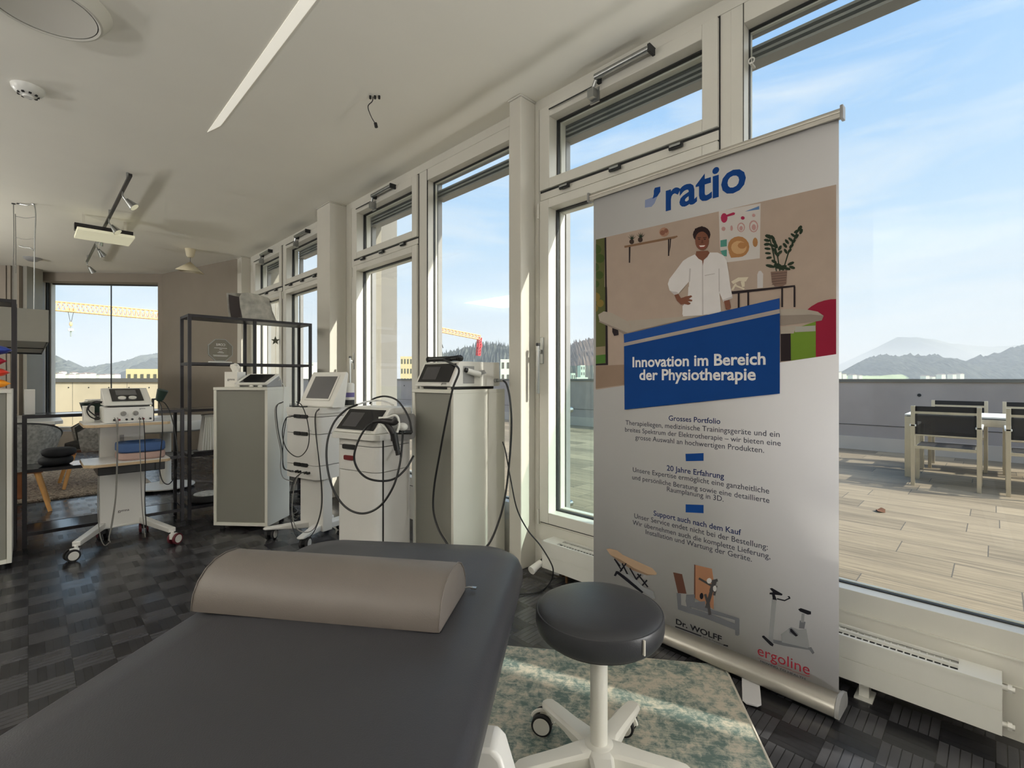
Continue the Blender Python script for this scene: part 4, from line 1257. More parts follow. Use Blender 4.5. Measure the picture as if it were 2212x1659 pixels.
('skin',[(0.572,1.713),(0.570,1.700),(0.565,1.689),(0.557,1.682),(0.548,1.679),(0.538,1.681),(0.528,1.688),(0.520,1.698),(0.515,1.711),(0.513,1.725),(0.515,1.738),(0.520,1.749),(0.528,1.756),(0.538,1.758),(0.548,1.756),(0.557,1.749),(0.565,1.739),(0.570,1.726)]),
('hair',[(0.509,1.739),(0.512,1.765),(0.535,1.770),(0.559,1.760),(0.573,1.731),(0.570,1.752),(0.543,1.780),(0.512,1.776)]),
('hair',[(0.536,1.727),(0.534,1.726),(0.531,1.726),(0.527,1.727),(0.526,1.729),(0.527,1.730),(0.531,1.730),(0.534,1.729)]),
('hair',[(0.523,1.737),(0.538,1.735),(0.538,1.733),(0.524,1.734)]),
('hair',[(0.560,1.722),(0.558,1.721),(0.555,1.721),(0.551,1.722),(0.550,1.724),(0.551,1.725),(0.555,1.725),(0.558,1.724)]),
('hair',[(0.547,1.732),(0.562,1.730),(0.562,1.728),(0.548,1.729)]),
('skin2',[(0.542,1.724),(0.546,1.723),(0.549,1.708),(0.538,1.709)]),
('lips',[(0.526,1.703),(0.560,1.699),(0.555,1.689),(0.543,1.688),(0.532,1.693)]),
('teeth',[(0.530,1.702),(0.557,1.698),(0.551,1.693),(0.536,1.695)]),
('skin',[(0.420,1.511),(0.438,1.514),(0.450,1.494),(0.470,1.497),(0.496,1.500),(0.501,1.494),(0.484,1.487),(0.501,1.480),(0.500,1.474),(0.481,1.476),(0.494,1.468),(0.490,1.462),(0.470,1.467),(0.450,1.466),(0.432,1.485)]),
('skin',[(0.444,1.490),(0.470,1.498),(0.496,1.500),(0.498,1.493),(0.484,1.485),(0.500,1.481),(0.498,1.474),(0.481,1.476),(0.492,1.466),(0.484,1.461),(0.459,1.469)]),
('skin',[(0.633,1.456),(0.654,1.463),(0.660,1.433),(0.655,1.423),(0.640,1.427)]),
('skin',[(0.633,1.460),(0.653,1.463),(0.659,1.429),(0.643,1.424)]),
('couchlight',[(0.017,1.465),(0.051,1.478),(0.100,1.464),(0.193,1.413),(0.203,1.379),(0.186,1.362),(0.122,1.391),(0.025,1.433)]),
('couch2',[(0.025,1.435),(0.122,1.392),(0.186,1.363),(0.172,1.356),(0.100,1.393),(0.021,1.429)]),
('darkframe',[(0.100,1.393),(0.133,1.381),(0.136,1.358),(0.111,1.354),(0.100,1.374)]),
('couchlight',[(0.189,1.421),(0.357,1.416),(0.464,1.414),(0.543,1.411),(0.622,1.420),(0.476,1.402),(0.200,1.367),(0.203,1.397)]),
('blue2',[(0.165,1.358),(0.837,1.447),(0.837,1.407),(0.167,1.318)]),
('couch3',[(0.167,1.318),(0.837,1.407),(0.838,1.391),(0.167,1.302)]),
('couchlight',[(0.280,1.333),(0.670,1.380),(0.673,1.375),(0.280,1.321)]),
('blue',[(0.167,1.302),(0.838,1.391),(0.838,1.095),(0.170,1.005)]),
('blue',[(0.469,0.831),(0.548,0.843),(0.548,0.811),(0.471,0.800)]),
('blue',[(0.470,0.617),(0.548,0.629),(0.548,0.595),(0.470,0.583)]),
('bluelight',[(0.276,1.960),(0.312,1.962),(0.338,1.960),(0.324,1.933),(0.309,1.921),(0.275,1.925)]),
('blue',[(0.320,1.990),(0.325,2.001),(0.352,1.999),(0.352,1.976),(0.338,1.960),(0.314,1.955),(0.320,1.974)]),
('beige',[(0.064,0.324),(0.083,0.331),(0.127,0.333),(0.158,0.320),(0.248,0.309),(0.312,0.301),(0.335,0.286),(0.332,0.277),(0.291,0.266),(0.218,0.272),(0.142,0.293),(0.087,0.301)]),
('beige2',[(0.087,0.301),(0.142,0.295),(0.218,0.275),(0.291,0.268),(0.332,0.277),(0.284,0.261),(0.211,0.263),(0.135,0.284)]),
('black',[(0.108,0.286),(0.151,0.241),(0.157,0.246),(0.114,0.292)]),
('black',[(0.151,0.277),(0.181,0.233),(0.188,0.238),(0.158,0.282)]),
('black',[(0.146,0.235),(0.180,0.285),(0.174,0.287),(0.139,0.238)]),
('black',[(0.193,0.266),(0.230,0.222),(0.236,0.227),(0.199,0.271)]),
('black',[(0.234,0.252),(0.288,0.207),(0.293,0.213),(0.240,0.257)]),
('black',[(0.228,0.221),(0.258,0.255),(0.252,0.258),(0.223,0.224)]),
('black',[(0.258,0.198),(0.290,0.239),(0.284,0.242),(0.252,0.200)]),
('black',[(0.116,0.280),(0.139,0.260),(0.146,0.266),(0.122,0.286)]),
('black',[(0.108,0.208),(0.121,0.234),(0.135,0.236),(0.240,0.195),(0.269,0.181),(0.262,0.173),(0.226,0.184),(0.128,0.222),(0.119,0.208)]),
('greyp',[(0.158,0.234),(0.196,0.239),(0.233,0.224),(0.269,0.204),(0.319,0.200),(0.328,0.171),(0.312,0.167),(0.269,0.181),(0.211,0.208)]),
('brown',[(0.510,0.372),(0.583,0.376),(0.590,0.332),(0.590,0.213),(0.510,0.232)]),
('brown2',[(0.508,0.373),(0.513,0.372),(0.513,0.233),(0.507,0.234)]),
('brown2',[(0.413,0.312),(0.454,0.316),(0.474,0.239),(0.435,0.229)]),
('greyp2',[(0.429,0.229),(0.448,0.231),(0.450,0.183),(0.488,0.187),(0.488,0.160),(0.435,0.160)]),
('greyp2',[(0.473,0.235),(0.510,0.248),(0.510,0.215),(0.555,0.235),(0.555,0.212),(0.590,0.210),(0.691,0.213),(0.691,0.202),(0.590,0.193),(0.488,0.190),(0.498,0.161),(0.481,0.161),(0.470,0.207)]),
('greyp2',[(0.675,0.207),(0.692,0.209),(0.692,0.150),(0.686,0.143),(0.676,0.142)]),
('greyp2',[(0.488,0.185),(0.581,0.190),(0.678,0.186),(0.678,0.162),(0.566,0.165),(0.488,0.162)]),
('darkmetal',[(0.526,0.316),(0.579,0.302),(0.583,0.311),(0.530,0.325)]),
('darkmetal',[(0.562,0.307),(0.608,0.332),(0.605,0.342),(0.559,0.317)]),
('darkmetal',[(0.587,0.334),(0.572,0.284),(0.590,0.284),(0.604,0.334)]),
('darkmetal',[(0.574,0.284),(0.554,0.208),(0.567,0.209),(0.588,0.284)]),
('darkmetal',[(0.596,0.312),(0.587,0.270),(0.597,0.271),(0.606,0.313)]),
('darkmetal',[(0.561,0.242),(0.569,0.182),(0.581,0.188),(0.572,0.248)]),
('darkmetal',[(0.550,0.261),(0.561,0.230),(0.571,0.237),(0.560,0.267)]),
('silver',[(0.583,0.327),(0.580,0.319),(0.574,0.313),(0.567,0.312),(0.562,0.317),(0.562,0.325),(0.567,0.332),(0.574,0.336),(0.580,0.334)]),
('silver',[(0.603,0.302),(0.601,0.294),(0.597,0.288),(0.591,0.288),(0.588,0.293),(0.588,0.302),(0.591,0.309),(0.597,0.312),(0.601,0.310)]),
('black',[(0.548,0.253),(0.546,0.244),(0.541,0.238),(0.536,0.237),(0.532,0.243),(0.532,0.253),(0.536,0.261),(0.541,0.265),(0.546,0.262)]),
('black',[(0.423,0.084),(0.540,0.087),(0.538,0.082),(0.422,0.079)]),
('black',[(0.630,0.087),(0.648,0.090),(0.647,0.084),(0.629,0.082)]),
('greyp',[(0.810,0.331),(0.826,0.334),(0.813,0.184),(0.798,0.181)]),
('greyp2',[(0.813,0.178),(0.848,0.185),(0.934,0.194),(0.934,0.188),(0.848,0.169),(0.810,0.165)]),
('greyp',[(0.798,0.183),(0.813,0.186),(0.815,0.167),(0.798,0.162)]),
('greyp',[(0.841,0.208),(0.874,0.248),(0.899,0.247),(0.923,0.259),(0.934,0.193),(0.844,0.180)]),
('greyp2',[(0.867,0.240),(0.876,0.246),(0.899,0.230),(0.890,0.219),(0.869,0.224)]),
('black',[(0.871,0.239),(0.876,0.242),(0.897,0.225),(0.890,0.219),(0.872,0.230)]),
('greyp2',[(0.903,0.282),(0.921,0.283),(0.917,0.257),(0.900,0.253)]),
('greyp',[(0.909,0.309),(0.918,0.310),(0.916,0.279),(0.906,0.277)]),
('black',[(0.897,0.320),(0.906,0.327),(0.938,0.326),(0.938,0.316),(0.928,0.311),(0.903,0.314)]),
('black',[(0.802,0.365),(0.810,0.369),(0.846,0.358),(0.844,0.352),(0.820,0.347),(0.827,0.329),(0.813,0.327),(0.810,0.344),(0.801,0.343),(0.802,0.349),(0.813,0.354)]),
('black',[(0.827,0.337),(0.853,0.339),(0.867,0.351),(0.862,0.356),(0.869,0.358),(0.873,0.351),(0.853,0.334),(0.827,0.332)]),
('black',[(0.775,0.177),(0.782,0.181),(0.816,0.162),(0.813,0.152),(0.804,0.153),(0.776,0.172)]),
('greyp2',[(0.928,0.194),(0.939,0.201),(0.949,0.185),(0.943,0.177)]),
('redline',[(0.759,0.088),(0.820,0.093),(0.820,0.092),(0.759,0.087)]),
('redline',[(0.876,0.089),(0.934,0.094),(0.934,0.092),(0.876,0.088)]),
('redline',[(0.830,0.089),(0.876,0.092),(0.876,0.090),(0.830,0.088)]),
]
TEXTS = [
('ratio', 'blue', 2, 0.378, 0.716, 1.887),
('Innovation im Bereich', 'white', 2, 0.213, 0.789, 1.204),
('der Physiotherapie', 'white', 2, 0.249, 0.754, 1.145),
('Grosses Portfolio', 'navy', 1, 0.392, 0.617, 0.968),
('Therapieliegen, medizinische Trainingsger\u00e4te und ein', 'ink', 0, 0.173, 0.836, 0.934),
('breites Spektrum der Elektrotherapie \u2013 wir bieten eine', 'ink', 0, 0.17, 0.84, 0.902),
('grosse Auswahl an hochwertigen Produkten.', 'ink', 0, 0.225, 0.782, 0.87),
('20 Jahre Erfahrung', 'navy', 1, 0.383, 0.632, 0.749),
('Unsere Expertise erm\u00f6glicht eine ganzheitliche', 'ink', 0, 0.212, 0.8, 0.719),
('und pers\u00f6nliche Beratung sowie eine detaillierte', 'ink', 0, 0.209, 0.801, 0.684),
('Raumplanung in 3D.', 'ink', 0, 0.384, 0.63, 0.658),
('Support auch nach dem Kauf', 'navy', 1, 0.319, 0.698, 0.539),
('Unser Service endet nicht bei der Bestellung:', 'ink', 0, 0.22, 0.795, 0.507),
('Wir \u00fcbernehmen auch die komplette Lieferung,', 'ink', 0, 0.211, 0.804, 0.475),
('Installation und Wartung der Ger\u00e4te.', 'ink', 0, 0.279, 0.738, 0.447),
('Dr. WOLFF', 'black', 2, 0.426, 0.623, 0.094),
('Sport & Prevention', 'black', 0, 0.544, 0.629, 0.082),
('ergoline', 'red', 0, 0.759, 0.934, 0.099),
('MOVING TO HEALTH', 'ink', 0, 0.769, 0.92, 0.076),
]
names = ['banner_white'] + ['print_' + k for k in AC]
idx = {k: i + 1 for i, k in enumerate(AC)}
m = MB().box((-.012, 0, .07), (BW + .004, .0012, 2.045), 0)
boxes = []
for k, pts in ART:
    xs, zs = [p[0] for p in pts], [p[1] for p in pts]
    bb = (min(xs), max(xs), min(zs), max(zs))
    lv = 1 + max([b[4] for b in boxes if b[0] < bb[1] and bb[0] < b[1] and b[2] < bb[3] and bb[2] < b[3]] or [0])
    boxes.append(bb + (lv,))
    m.poly([(x, -.00025 * lv, z) for x, z in pts], idx[k])
pp = m.build('printed_panel', names, t, fix=False, sharp=180)
def lev(a, b, z): return .00025 * (1 + max([q[4] for q in boxes if q[0] < b and a < q[1] and q[2] < z + .03 and z - .01 < q[3]] or [0]))
for txt, c, bold, s0, s1, z in TEXTS:
    m = MB()
    me = text_mesh(txt, bold)
    x0 = min(v.co.x for v in me.vertices); x1 = max(v.co.x for v in me.vertices)
    k = (s1 - s0) / (x1 - x0)
    hk = k * (.80 if txt == 'Dr. WOLFF' else .62 if txt == 'MOVING TO HEALTH' else 1)
    sk = .0
    m.mesh(me, 0, T(s0, -lev(s0, s1, z), z) @ Matrix(((k, 0, 0, -x0 * k), (0, 0, 1, 0), (0, hk, 0, 0), (0, 0, 0, 1))))
    bpy.data.meshes.remove(me)
    m.build('lettering', 'print_' + c, pp, fix=False, sharp=180)
m = MB().tube([(-.034, .002, 2.058), (BW + .012, .002, 2.058)], .014, 12, 0, smooth=False)
m.box((-.034, -.010, 2.036), (BW + .012, .010, 2.058), 0)
m.build('top_rail', 'aluminium', t, bevel=.002)
for x in (-.042, BW + .010): MB().box((x, -.016, 2.030), (x + .010, .016, 2.076)).build('end_cap', 'grey_plastic', t, bevel=.002)
prof = [(-.012, .076), (-.030, .072), (-.050, .058), (-.060, .036), (-.058, .020), (-.048, .0135), (.050, .0135), (.058, .020), (.060, .036), (.048, .062), (.012, .076)]
m = MB().loft([[(x, y, z) for y, z in prof] for x in (-.015, BW + .005)])
m.build('base_cassette', 'aluminium', t, bevel=.002, seg=2)
for x in (-.027, BW + .005):
    MB().loft([[(xx, y * 1.05, max(.0125, z * 1.03)) for y, z in prof] for xx in (x, x + .012)]).build('end_cap', 'grey_plastic', t)
MB().cyl((BW / 2, .03, .05), (BW / 2, .016, 2.04), .011, n=14).build('pole', 'aluminium', t)
for x, a in ((.74, -62), (.20, -62)):
    m = MB().prism([(-.03, .0), (.03, .0), (.03, .16), (.018, .175), (-.018, .175), (-.03, .16)], .0115, .0185, M=T(x, -.02, .0) @ RZ(180 + 22))
    m.build('foot', 'banner_white', t, bevel=.002)

# ---- radiator under the window
t = thing('radiator', 'low white radiator with slotted top under the big window', 'radiator', (0, 0, 0))
x0, x1, y0, y1, z0, z1 = 2.095, 2.195, -.014, 1.85, .062, .213
m = MB().box((x0, y0, z0), (x0 + .010, y1, .136)); m.box((x0, y0, .139), (x0 + .010, y1, z1 - .004)); m.box((x0 + .003, y0, z0), (x0 + .012, y1, z1 - .004))
m.box((x1 - .010, y0, z0), (x1, y1, z1 - .004))
m.box((x0 + .01, y0, z0), (x1 - .01, y0 + .010, z1 - .004)); m.box((x0 + .01, y1 - .010, z0), (x1 - .01, y1, z1 - .004))
m.build('panel', 'radiator_white', t)
m = MB()
for xa, xb in ((x0 - .002, x0 + .010), (x0 + .044, x0 + .056), (x1 - .010, x1 + .002)): m.box((xa, y0 + .10, z1 - .006), (xb, y1 - .10, z1 + .004))
for ya, yb in ((y0, y0 + .10), (y1 - .10, y1)): m.box((x0 - .002, ya, z1 - .006), (x1 + .002, yb, z1 + .004))
m.build('top_grille', 'radiator_white', t)
MB().box((x0 + .012, y0 + .02, z1 - .020), (x1 - .012, y1 - .02, z1 - .016)).build('gap_shade_sheet', 'fin_gap_shade', t)  # dark sheet added as the shade down between the fins
m = MB()
for k in range(84):
    y = y0 + .12 + k * .0195
    m.box((x0 + .012, y, z1 - .010), (x1 - .012, y + .0035, z1 - .005))
m.build('fins', 'radiator_white', t)
m = MB().cyl((x0 + .05, y1, .11), (x0 + .05, y1 + .035, .095), .016, .013, m=1)
m.cyl((x0 + .005, y1 + .015, .085), (x0 - .075, y1 + .015, .06), .017, .024, n=18, m=0)
m.cyl((x0 + .03, y1 + .015, .092), (x0 + .005, y1 + .015, .085), .014, m=2)
m.build('thermostat_valve', ['valve_white', 'steel', 'gasket'], t)
m = MB().tube([(x0 + .04, y1 - .06, .06), (x0 + .03, y1 - .08, .035), (x0 + .05, y1 - .10, .03), (x0 + .09, y1 - .12, .03)], .009, 8, 0)
m.cyl((x0 + .03, y1 - .075, .045), (x0 + .03, y1 - .115, .045), .016, n=10, m=1); m.cyl((x0 + .05, y1 - .14, .04), (x0 + .05, y1 - .14, .001), .008, m=0)
m.build('pipe_valve', ['brass', 'steel'], t)
for z in (.19, .075):
    m = MB().cyl((x0 + .05, y0, z), (x0 + .05, y0 - .028, z), .008, m=0); m.cyl((x0 + .05, y0 - .012, z), (x0 + .05, y0 - .022, z), .013, n=6, m=0)
    m.build('plug', 'valve_white', t)
for y in (.32, 1.5):
    m = MB().box((x0 + .03, y, 0), (x0 + .07, y + .03, .065)); m.box((x0 + .01, y - .012, 0), (x0 + .09, y + .042, .006)); m.build('foot', 'radiator_white', t)

# ================================================================== PEDESTALS AND TROLLEYS
def slant(x0, y0, z0, y1, z1):        # frame on a sloping front: x across, y up the slope, z out of it
    a = math.degrees(math.atan2(z1 - z0, y1 - y0))
    return T(x0, y0, z0) @ RX(a), math.hypot(y1 - y0, z1 - z0)
def word(parent, txt, m, M, width, bold=1, name='lettering'):
    me = text_mesh(txt, bold)
    xa = min(v.co.x for v in me.vertices); xb = max(v.co.x for v in me.vertices)
    k = width / (xb - xa)
    b = MB().mesh(me, 0, M @ Matrix(((k, 0, 0, -xa * k), (0, k, 0, 0), (0, 0, k, 0), (0, 0, 0, 1))))
    bpy.data.meshes.remove(me)
    return b.build(name, m, parent, fix=False, sharp=180)
UPF = Matrix(((1, 0, 0, 0), (0, 0, -1, 0), (0, 1, 0, 0), (0, 0, 0, 1)))   # lettering on a front that faces -y
def pedestal(label, loc, rz, w=.42, d=.42, h=1.085):
    t = thing('pedestal', label, 'pedestal', loc, rz, 'white display pedestals')
    m = MB()
    m.box((0, .004, .035), (.022, d, h - .022)); m.box((w - .022, .004, .035), (w, d, h - .022))
    m.box((0, 0, h - .022), (w, d, h)); m.box((.022, .004, .035), (w - .022, d, .060)); m.box((.022, d - .012, .06), (w - .022, d, h - .022))
    m.build('carcass', 'pedestal_white', t, bevel=.0015, seg=2)
    MB().box((.0235, .012, .0615), (w - .0235, .028, h - .0235)).build('door', 'pedestal_door', t, bevel=.002, seg=2)
    for x in (.04, w - .04):
        for y in (.05, d - .05):
            MB().cyl((x, y, 0), (x, y, .036), .018, n=14).build('foot', 'black_plastic', t)
    return t
p1 = pedestal('pedestal with stacked coloured bags on it at the left edge of the photo', (-.49, 4.21, 0), 0)
p2 = pedestal('pedestal carrying the tissue box and small tablet device', (.993, 4.204, 0), -49.7, .43, .31)
p3 = pedestal('pedestal nearest the window casing, with long black cable hanging over it', (1.744, 2.65, 0), -90)

# ---- device on the pedestal by the window
PH = 1.086
t = thing('therapy_device', 'white desktop therapy device with dark screen on the pedestal by the window', 'therapy device', (1.744, 2.65, PH), -90)
m = MB().prism([(.0, .022), (.006, .016), (.40, .016), (.405, .03), (.40, .168), (.085, .168), (.070, .162)], .028, .392, M=Matrix(((0, 0, 1, 0), (1, 0, 0, 0), (0, 1, 0, 0), (0, 0, 0, 1))))
m.build('housing', 'white_plastic', t, bevel=.008)
m = MB().box((.05, .03, 0), (.37, .37, .017)); m.build('base', 'black_plastic', t, bevel=.003)
for x in (.07, .35):
    for y in (.03, .36): MB().cyl((x, y, 0), (x, y, .012), .014, n=12).build('foot', 'white_plastic', t)
SM, SL = slant(.028, .002, .026, .071, .160)
m = MB().box((.022, .018, .001), (.345, SL - .006, .004), 0, SM); fr_ = m.build('front_panel', 'screen_dark', t, bevel=.0015, seg=2)
MB().box((.060, .035, .004), (.205, SL - .028, .0052), 0, SM).build('display', 'screen_grey', fr_)
word(fr_, 'gymna', 'gasket', SM @ T(.275, .004, .0015), .05)
m = MB().box((.3925, .10, .035), (.3945, .185, .14)); m.build('side_plate', 'grey_plastic', t, bevel=.0015)
m = MB().cyl((.40, .125, .112), (.425, .205, .088), .017, .019, n=18, m=0); m.cyl((.396, .108, .118), (.402, .130, .111), .014, n=14, m=1); m.box((.392, .13, .09), (.41, .17, .105), 0)
m.build('spare_head', ['white_plastic', 'black_plastic'], t)
MB().prism([(.20, .105), (.245, .118), (.262, .098), (.225, .088)], .392, .42, M=Matrix(((0, 0, 1, 0), (1, 0, 0, 0), (0, 1, 0, 0), (0, 0, 0, 1)))).build('holder_fin', 'grey_plastic', t)
m = MB().cyl((.390, .36, .052), (.418, .36, .052), .012, n=16); m.cyl((.418, .36, .052), (.45, .365, .05), .008, n=14); m.build('socket', 'steel', t)
# hand piece lying on it with its cable
a = on_depth(957, 763, 2.95); b_ = on_depth(1022, 761, 2.95)
hz = PH + .168
t = thing('hand_piece', 'black tube hand piece lying on top of the device, cable hanging down', 'hand piece', (1.85, 2.42, hz + .0195))
m = MB().cyl((-.02, .16, 0), (.0, .02, 0), .0165, n=20, m=0); m.cyl((.0, .02, 0), (.01, -.03, .0), .0185, .016, n=20, m=0)
m.cyl((.01, -.03, 0), (.018, -.085, .004), .013, .019, n=20, m=0); m.cyl((-.023, .176, 0), (-.02, .16, 0), .018, n=20, m=1)
m.ball((.021, -.10, .002), (.021, .021, .0205), 0); m.build('handle', ['black_plastic', 'black_rubber'], t, sharp=40)
O = Vector((1.85, 2.42, hz + .0195))
pts = [O + Vector((.024, -.12, .002)), O + Vector((-.02, -.11, .010)), Vector((1.78, 2.36, hz + .012)), Vector((1.752, 2.34, hz - .02))]
pts = pts[:3] + [on_wall(991, 797, 1.75), on_wall(978, 840, 1.712), on_wall(964, 905, 1.712), on_wall(949, 985, 1.712), on_wall(938, 1050, 1.712), on_wall(936, 1100, 1.712), on_wall(946, 1140, 1.712), on_wall(963, 1170, 1.70), on_depth(985, 1200, 2.74), on_depth(1015, 1205, 2.72), on_depth(1055, 1176, 2.75), on_depth(1080, 1118, 2.80), on_depth(1093, 1060, 2.83), on_depth(1101, 990, 2.85), on_depth(1105, 920, 2.86), on_depth(1102, 865, 2.87), on_depth(1095, 832, 2.90)]
sk = Vector((2.109, 2.20, PH + .05))
pts += [on_depth(1087, 822, 2.93), sk]
c = MB().tube([p - O for p in pts], .0062, 8).build('cable', 'cable_black', t)
MB().tube([pts[-1] - O, pts[-2] - O], .0085, 10, smooth=False).build('plug', 'steel', t)
t = MB().tube([on_depth(1086, 955, 3.02), on_depth(1092, 975, 2.94), on_depth(1104, 1040, 2.84), on_depth(1117, 1100, 2.82), on_depth(1140, 1145, 2.80), on_depth(1167, 1178, 2.74), on_depth(1188, 1212, 2.68), on_depth(1195, 1234, 2.66), on_level(1188, 1258, .006), on_level(1165, 1278, .006), on_level(1120, 1283, .006), on_level(1060, 1278, .006)], .0042, 8).build('power_cord', 'cable_black')
tag(t, 'thin black power cord running from the pedestal past the radiator valve to the floor', 'cord')

# ---- stacked electrotherapy trolley (screen on top)
def caster(parent, loc, yaw, r=.04, rim='black_rubber', face='wheel_white', body='black_plastic', h=.10):
    M = T(*loc) @ RZ(yaw)
    m = MB().cyl((0, 0, r + .01), (0, 0, h), .010, m=0, M=M); m.box((-.012, -.014, r), (.03, .014, r * 2 + .002), 0, M)
    c = m.build('caster', body, parent, bevel=.003, seg=2)
    for s in (-1, 1):
        w = MB().cyl((.022, s * .012, r), (.022, s * .028, r), r, n=24, m=0, M=M); w.cyl((.022, s * .028, r), (.022, s * .030, r), r * .72, n=24, m=1, M=M)
        w.build('wheel', [rim, face], c, bevel=.002, seg=2)
CA = (1.348, 3.74); CAR = -76
t = thing('therapy_trolley', 'white trolley with three stacked drawer units under the tilted screen', 'trolley', CA + (0,), CAR)
MB().prism(rrect(.40, .34, .05, 6, .1875, .17), .90, .94).build('tray', 'cart_white', t, bevel=.008)
for z0, z1 in ((.43, .527), (.531, .752), (.756, .876), (.880, .902)):
    MB().prism(rrect(.375, .33, .045, 6, .1875, .165), z0, z1).build('drawer_unit', 'cart_white', t, bevel=.003)
for z in (.529, .754, .878):
    m = MB().prism(rrect(.075, .026, .008, 3, .155, z), -.006, .012, M=UPF @ T(0, 0, -.004)); m.prism(rrect(.075, .026, .008, 3, .235, z), -.006, .012, M=UPF @ T(0, 0, -.004))
    m.build('handle', 'port_black', t)
word(t, 'gymna', 'grey_plastic', T(.265, -.001, .775) @ UPF, .045)
for x in (.16, .19, .26, .29): MB().cyl((x, .004, .478), (x, -.022, .478), .009, n=12).build('socket', 'port_black', t)
MB().box((.10, .06, .05), (.36, .14, .43)).build('column', 'cart_white', t, bevel=.006)
for x0, x1 in ((.16, .055), (.30, .435)):
    m = MB().loft([[(x0 - .045, .28, .055), (x0 + .045, .28, .055), (x0 + .045, .28, .10), (x0 - .045, .28, .10)], [(x0 - .04, .06, .055), (x0 + .04, .06, .055), (x0 + .04, .06, .10), (x0 - .04, .06, .10)], [(x1 - .028, -.17, .082), (x1 + .028, -.17, .082), (x1 + .028, -.17, .098), (x1 - .028, -.17, .098)], [(x1 - .015, -.195, .084), (x1 + .015, -.195, .084), (x1 + .015, -.195, .096), (x1 - .015, -.195, .096)]])
    m.build('leg', 'cart_white', t, bevel=.006)
    caster(t, (x1, -.15, 0), 120, .04, 'black_rubber', 'wheel_white', 'black_plastic', .09)
    caster(t, (x0, .25, 0), 80, .036, 'black_rubber', 'wheel_white', 'black_plastic', .06)
MB().tube([(-.005, .02, .86), (.0, -.01, .7), (.06, -.05, .52), (.12, -.04, .48), (.16, -.022, .478)], .003, 6).build('cable', 'cable_black', t)
# leads hanging on the trolley
wA = lambda px, py, dz=3.36: on_depth(px, py, dz)
tl = thing('electrode_lead', 'looped black and grey leads hanging over the front of the stacked trolley', 'lead', (0, 0, 0))
L1 = [(612, 868), (600, 874), (597, 890), (601, 930), (610, 975), (612, 1010), (625, 1016), (634, 1017)]
MB().tube([wA(*p) for p in L1], .0032, 6).build('cable', 'cable_black', tl)
MB().tube([wA(x - 3, y + 2) for x, y in L1[:5]] + [wA(606, 1010), wA(612, 1032), wA(632, 1040)], .0030, 6).build('cable', 'cable_grey', tl)
MB().tube([wA(*p) for p in ((640, 868), (652, 876), (663, 905), (668, 940), (664, 968), (650, 985), (634, 984), (617, 966), (610, 935), (617, 905), (628, 900), (640, 899))], .0034, 6).build('cable', 'cable_black', tl)
MB().tube([wA(*p, 3.28) for p in ((690, 882), (683, 892), (683, 930), (689, 1000), (694, 1060), (692, 1105), (680, 1140), (660, 1150), (640, 1140), (631, 1105), (636, 1050), (648, 1024), (659, 1021))], .0032, 6).build('cable', 'cable_grey', tl)
MB().tube([wA(*p, 3.25) for p in ((690, 884), (681, 896), (682, 935), (691, 1010), (696, 1075), (691, 1115), (676, 1152), (654, 1166), (636, 1150), (626, 1100), (632, 1045), (650, 1022), (666, 1021))], .0032, 6).build('cable', 'cable_black', tl)
# tilted screen
t = thing('touch_terminal', 'tilted cream screen terminal on top of the stacked trolley', 'screen', CA + (.941,), CAR)
SM, SL = slant(.04, .085, .012, .215, .258)
m = MB().prism([(.085, .012), (.215, .258), (.225, .258), (.235, .245), (.20, .0), (.09, .0)], .04, .42, M=Matrix(((0, 0, 1, 0), (1, 0, 0, 0), (0, 1, 0, 0), (0, 0, 0, 1))))
m.build('housing', 'white_plastic', t, bevel=.006)
m = MB(); ring_ = [(.055, .045), (.325, .045), (.325, SL - .03), (.055, SL - .03)]
m.box((.05, .04, .001), (.33, SL - .025, .006), 0, SM); bz = m.build('bezel', 'white_plastic', t, bevel=.003)
MB().box((.065, .055, .006), (.315, SL - .04, .0075), 0, SM).build('display', 'screen_slate', bz)
for x in (.07, .16): MB().cyl((x, .045, 0), (x, .045, .008), .028, n=24).build('knob', 'black_plastic', t)
t = thing('spray_bottle', 'white bottle with purple band standing behind the tilted screen', 'bottle', (1.712, 3.446, .9415))
MB().lathe([(0, 0), (.034, 0), (.036, .006), (.036, .165), (.030, .176), (0, .178)], 28).build('body', 'white_plastic', t)
MB().lathe([(.0364, .07), (.0366, .072), (.0366, .102), (.0364, .104)], 28).build('label_band', 'purple_print', t, fix=True)
m = MB().box((-.02, -.02, .002), (.02, .02, .04)); MB().lathe([(.0364, .01), (.0366, .012), (.0366, .048), (.0364, .05)], 28).build('label_print', 'gasket', t)

# ---- shock wave trolley
CB = (1.318, 2.94); CBR = -75.6
t = thing('shockwave_trolley', 'tall white rounded trolley with drawers between the stacked trolley and the window pedestal', 'trolley', CB + (0,), CBR)
def soft(w0, w1, d0, d1, r): return rrect(w1 - w0, d1 - d0, r, 7, (w0 + w1) / 2, (d0 + d1) / 2)
MB().prism(soft(.03, .40, .03, .34, .06), .03, .590).build('body', 'cart_white', t, bevel=.003)
MB().prism(soft(.03, .40, .03, .34, .06), .594, .742).build('drawer', 'cart_white', t, bevel=.003)
MB().prism(soft(.03, .40, .03, .34, .06), .746, .785).build('top_rim', 'cart_white', t, bevel=.003)
m = MB().box((.398, .07, .03), (.4025, .078, .785)); m.build('side_seam', 'port_black', t)
MB().prism(soft(0, .42, 0, .35, .06), .786, .820).build('tray', 'cart_white', t, bevel=.006)
for z, mm, w in ((.735, 'port_black', .11), (.668, 'handle_red', .085)):
    m = MB().prism(rrect(w, .028, .008, 3, .16, z), -.006, .012, M=UPF @ T(0, 0, -.034)); m.build('handle', mm, t)
for x in (.07, .36):
    for y in (.07, .30): MB().cyl((x, y, 0), (x, y, .03), .03, n=16).build('foot', 'black_plastic', t)
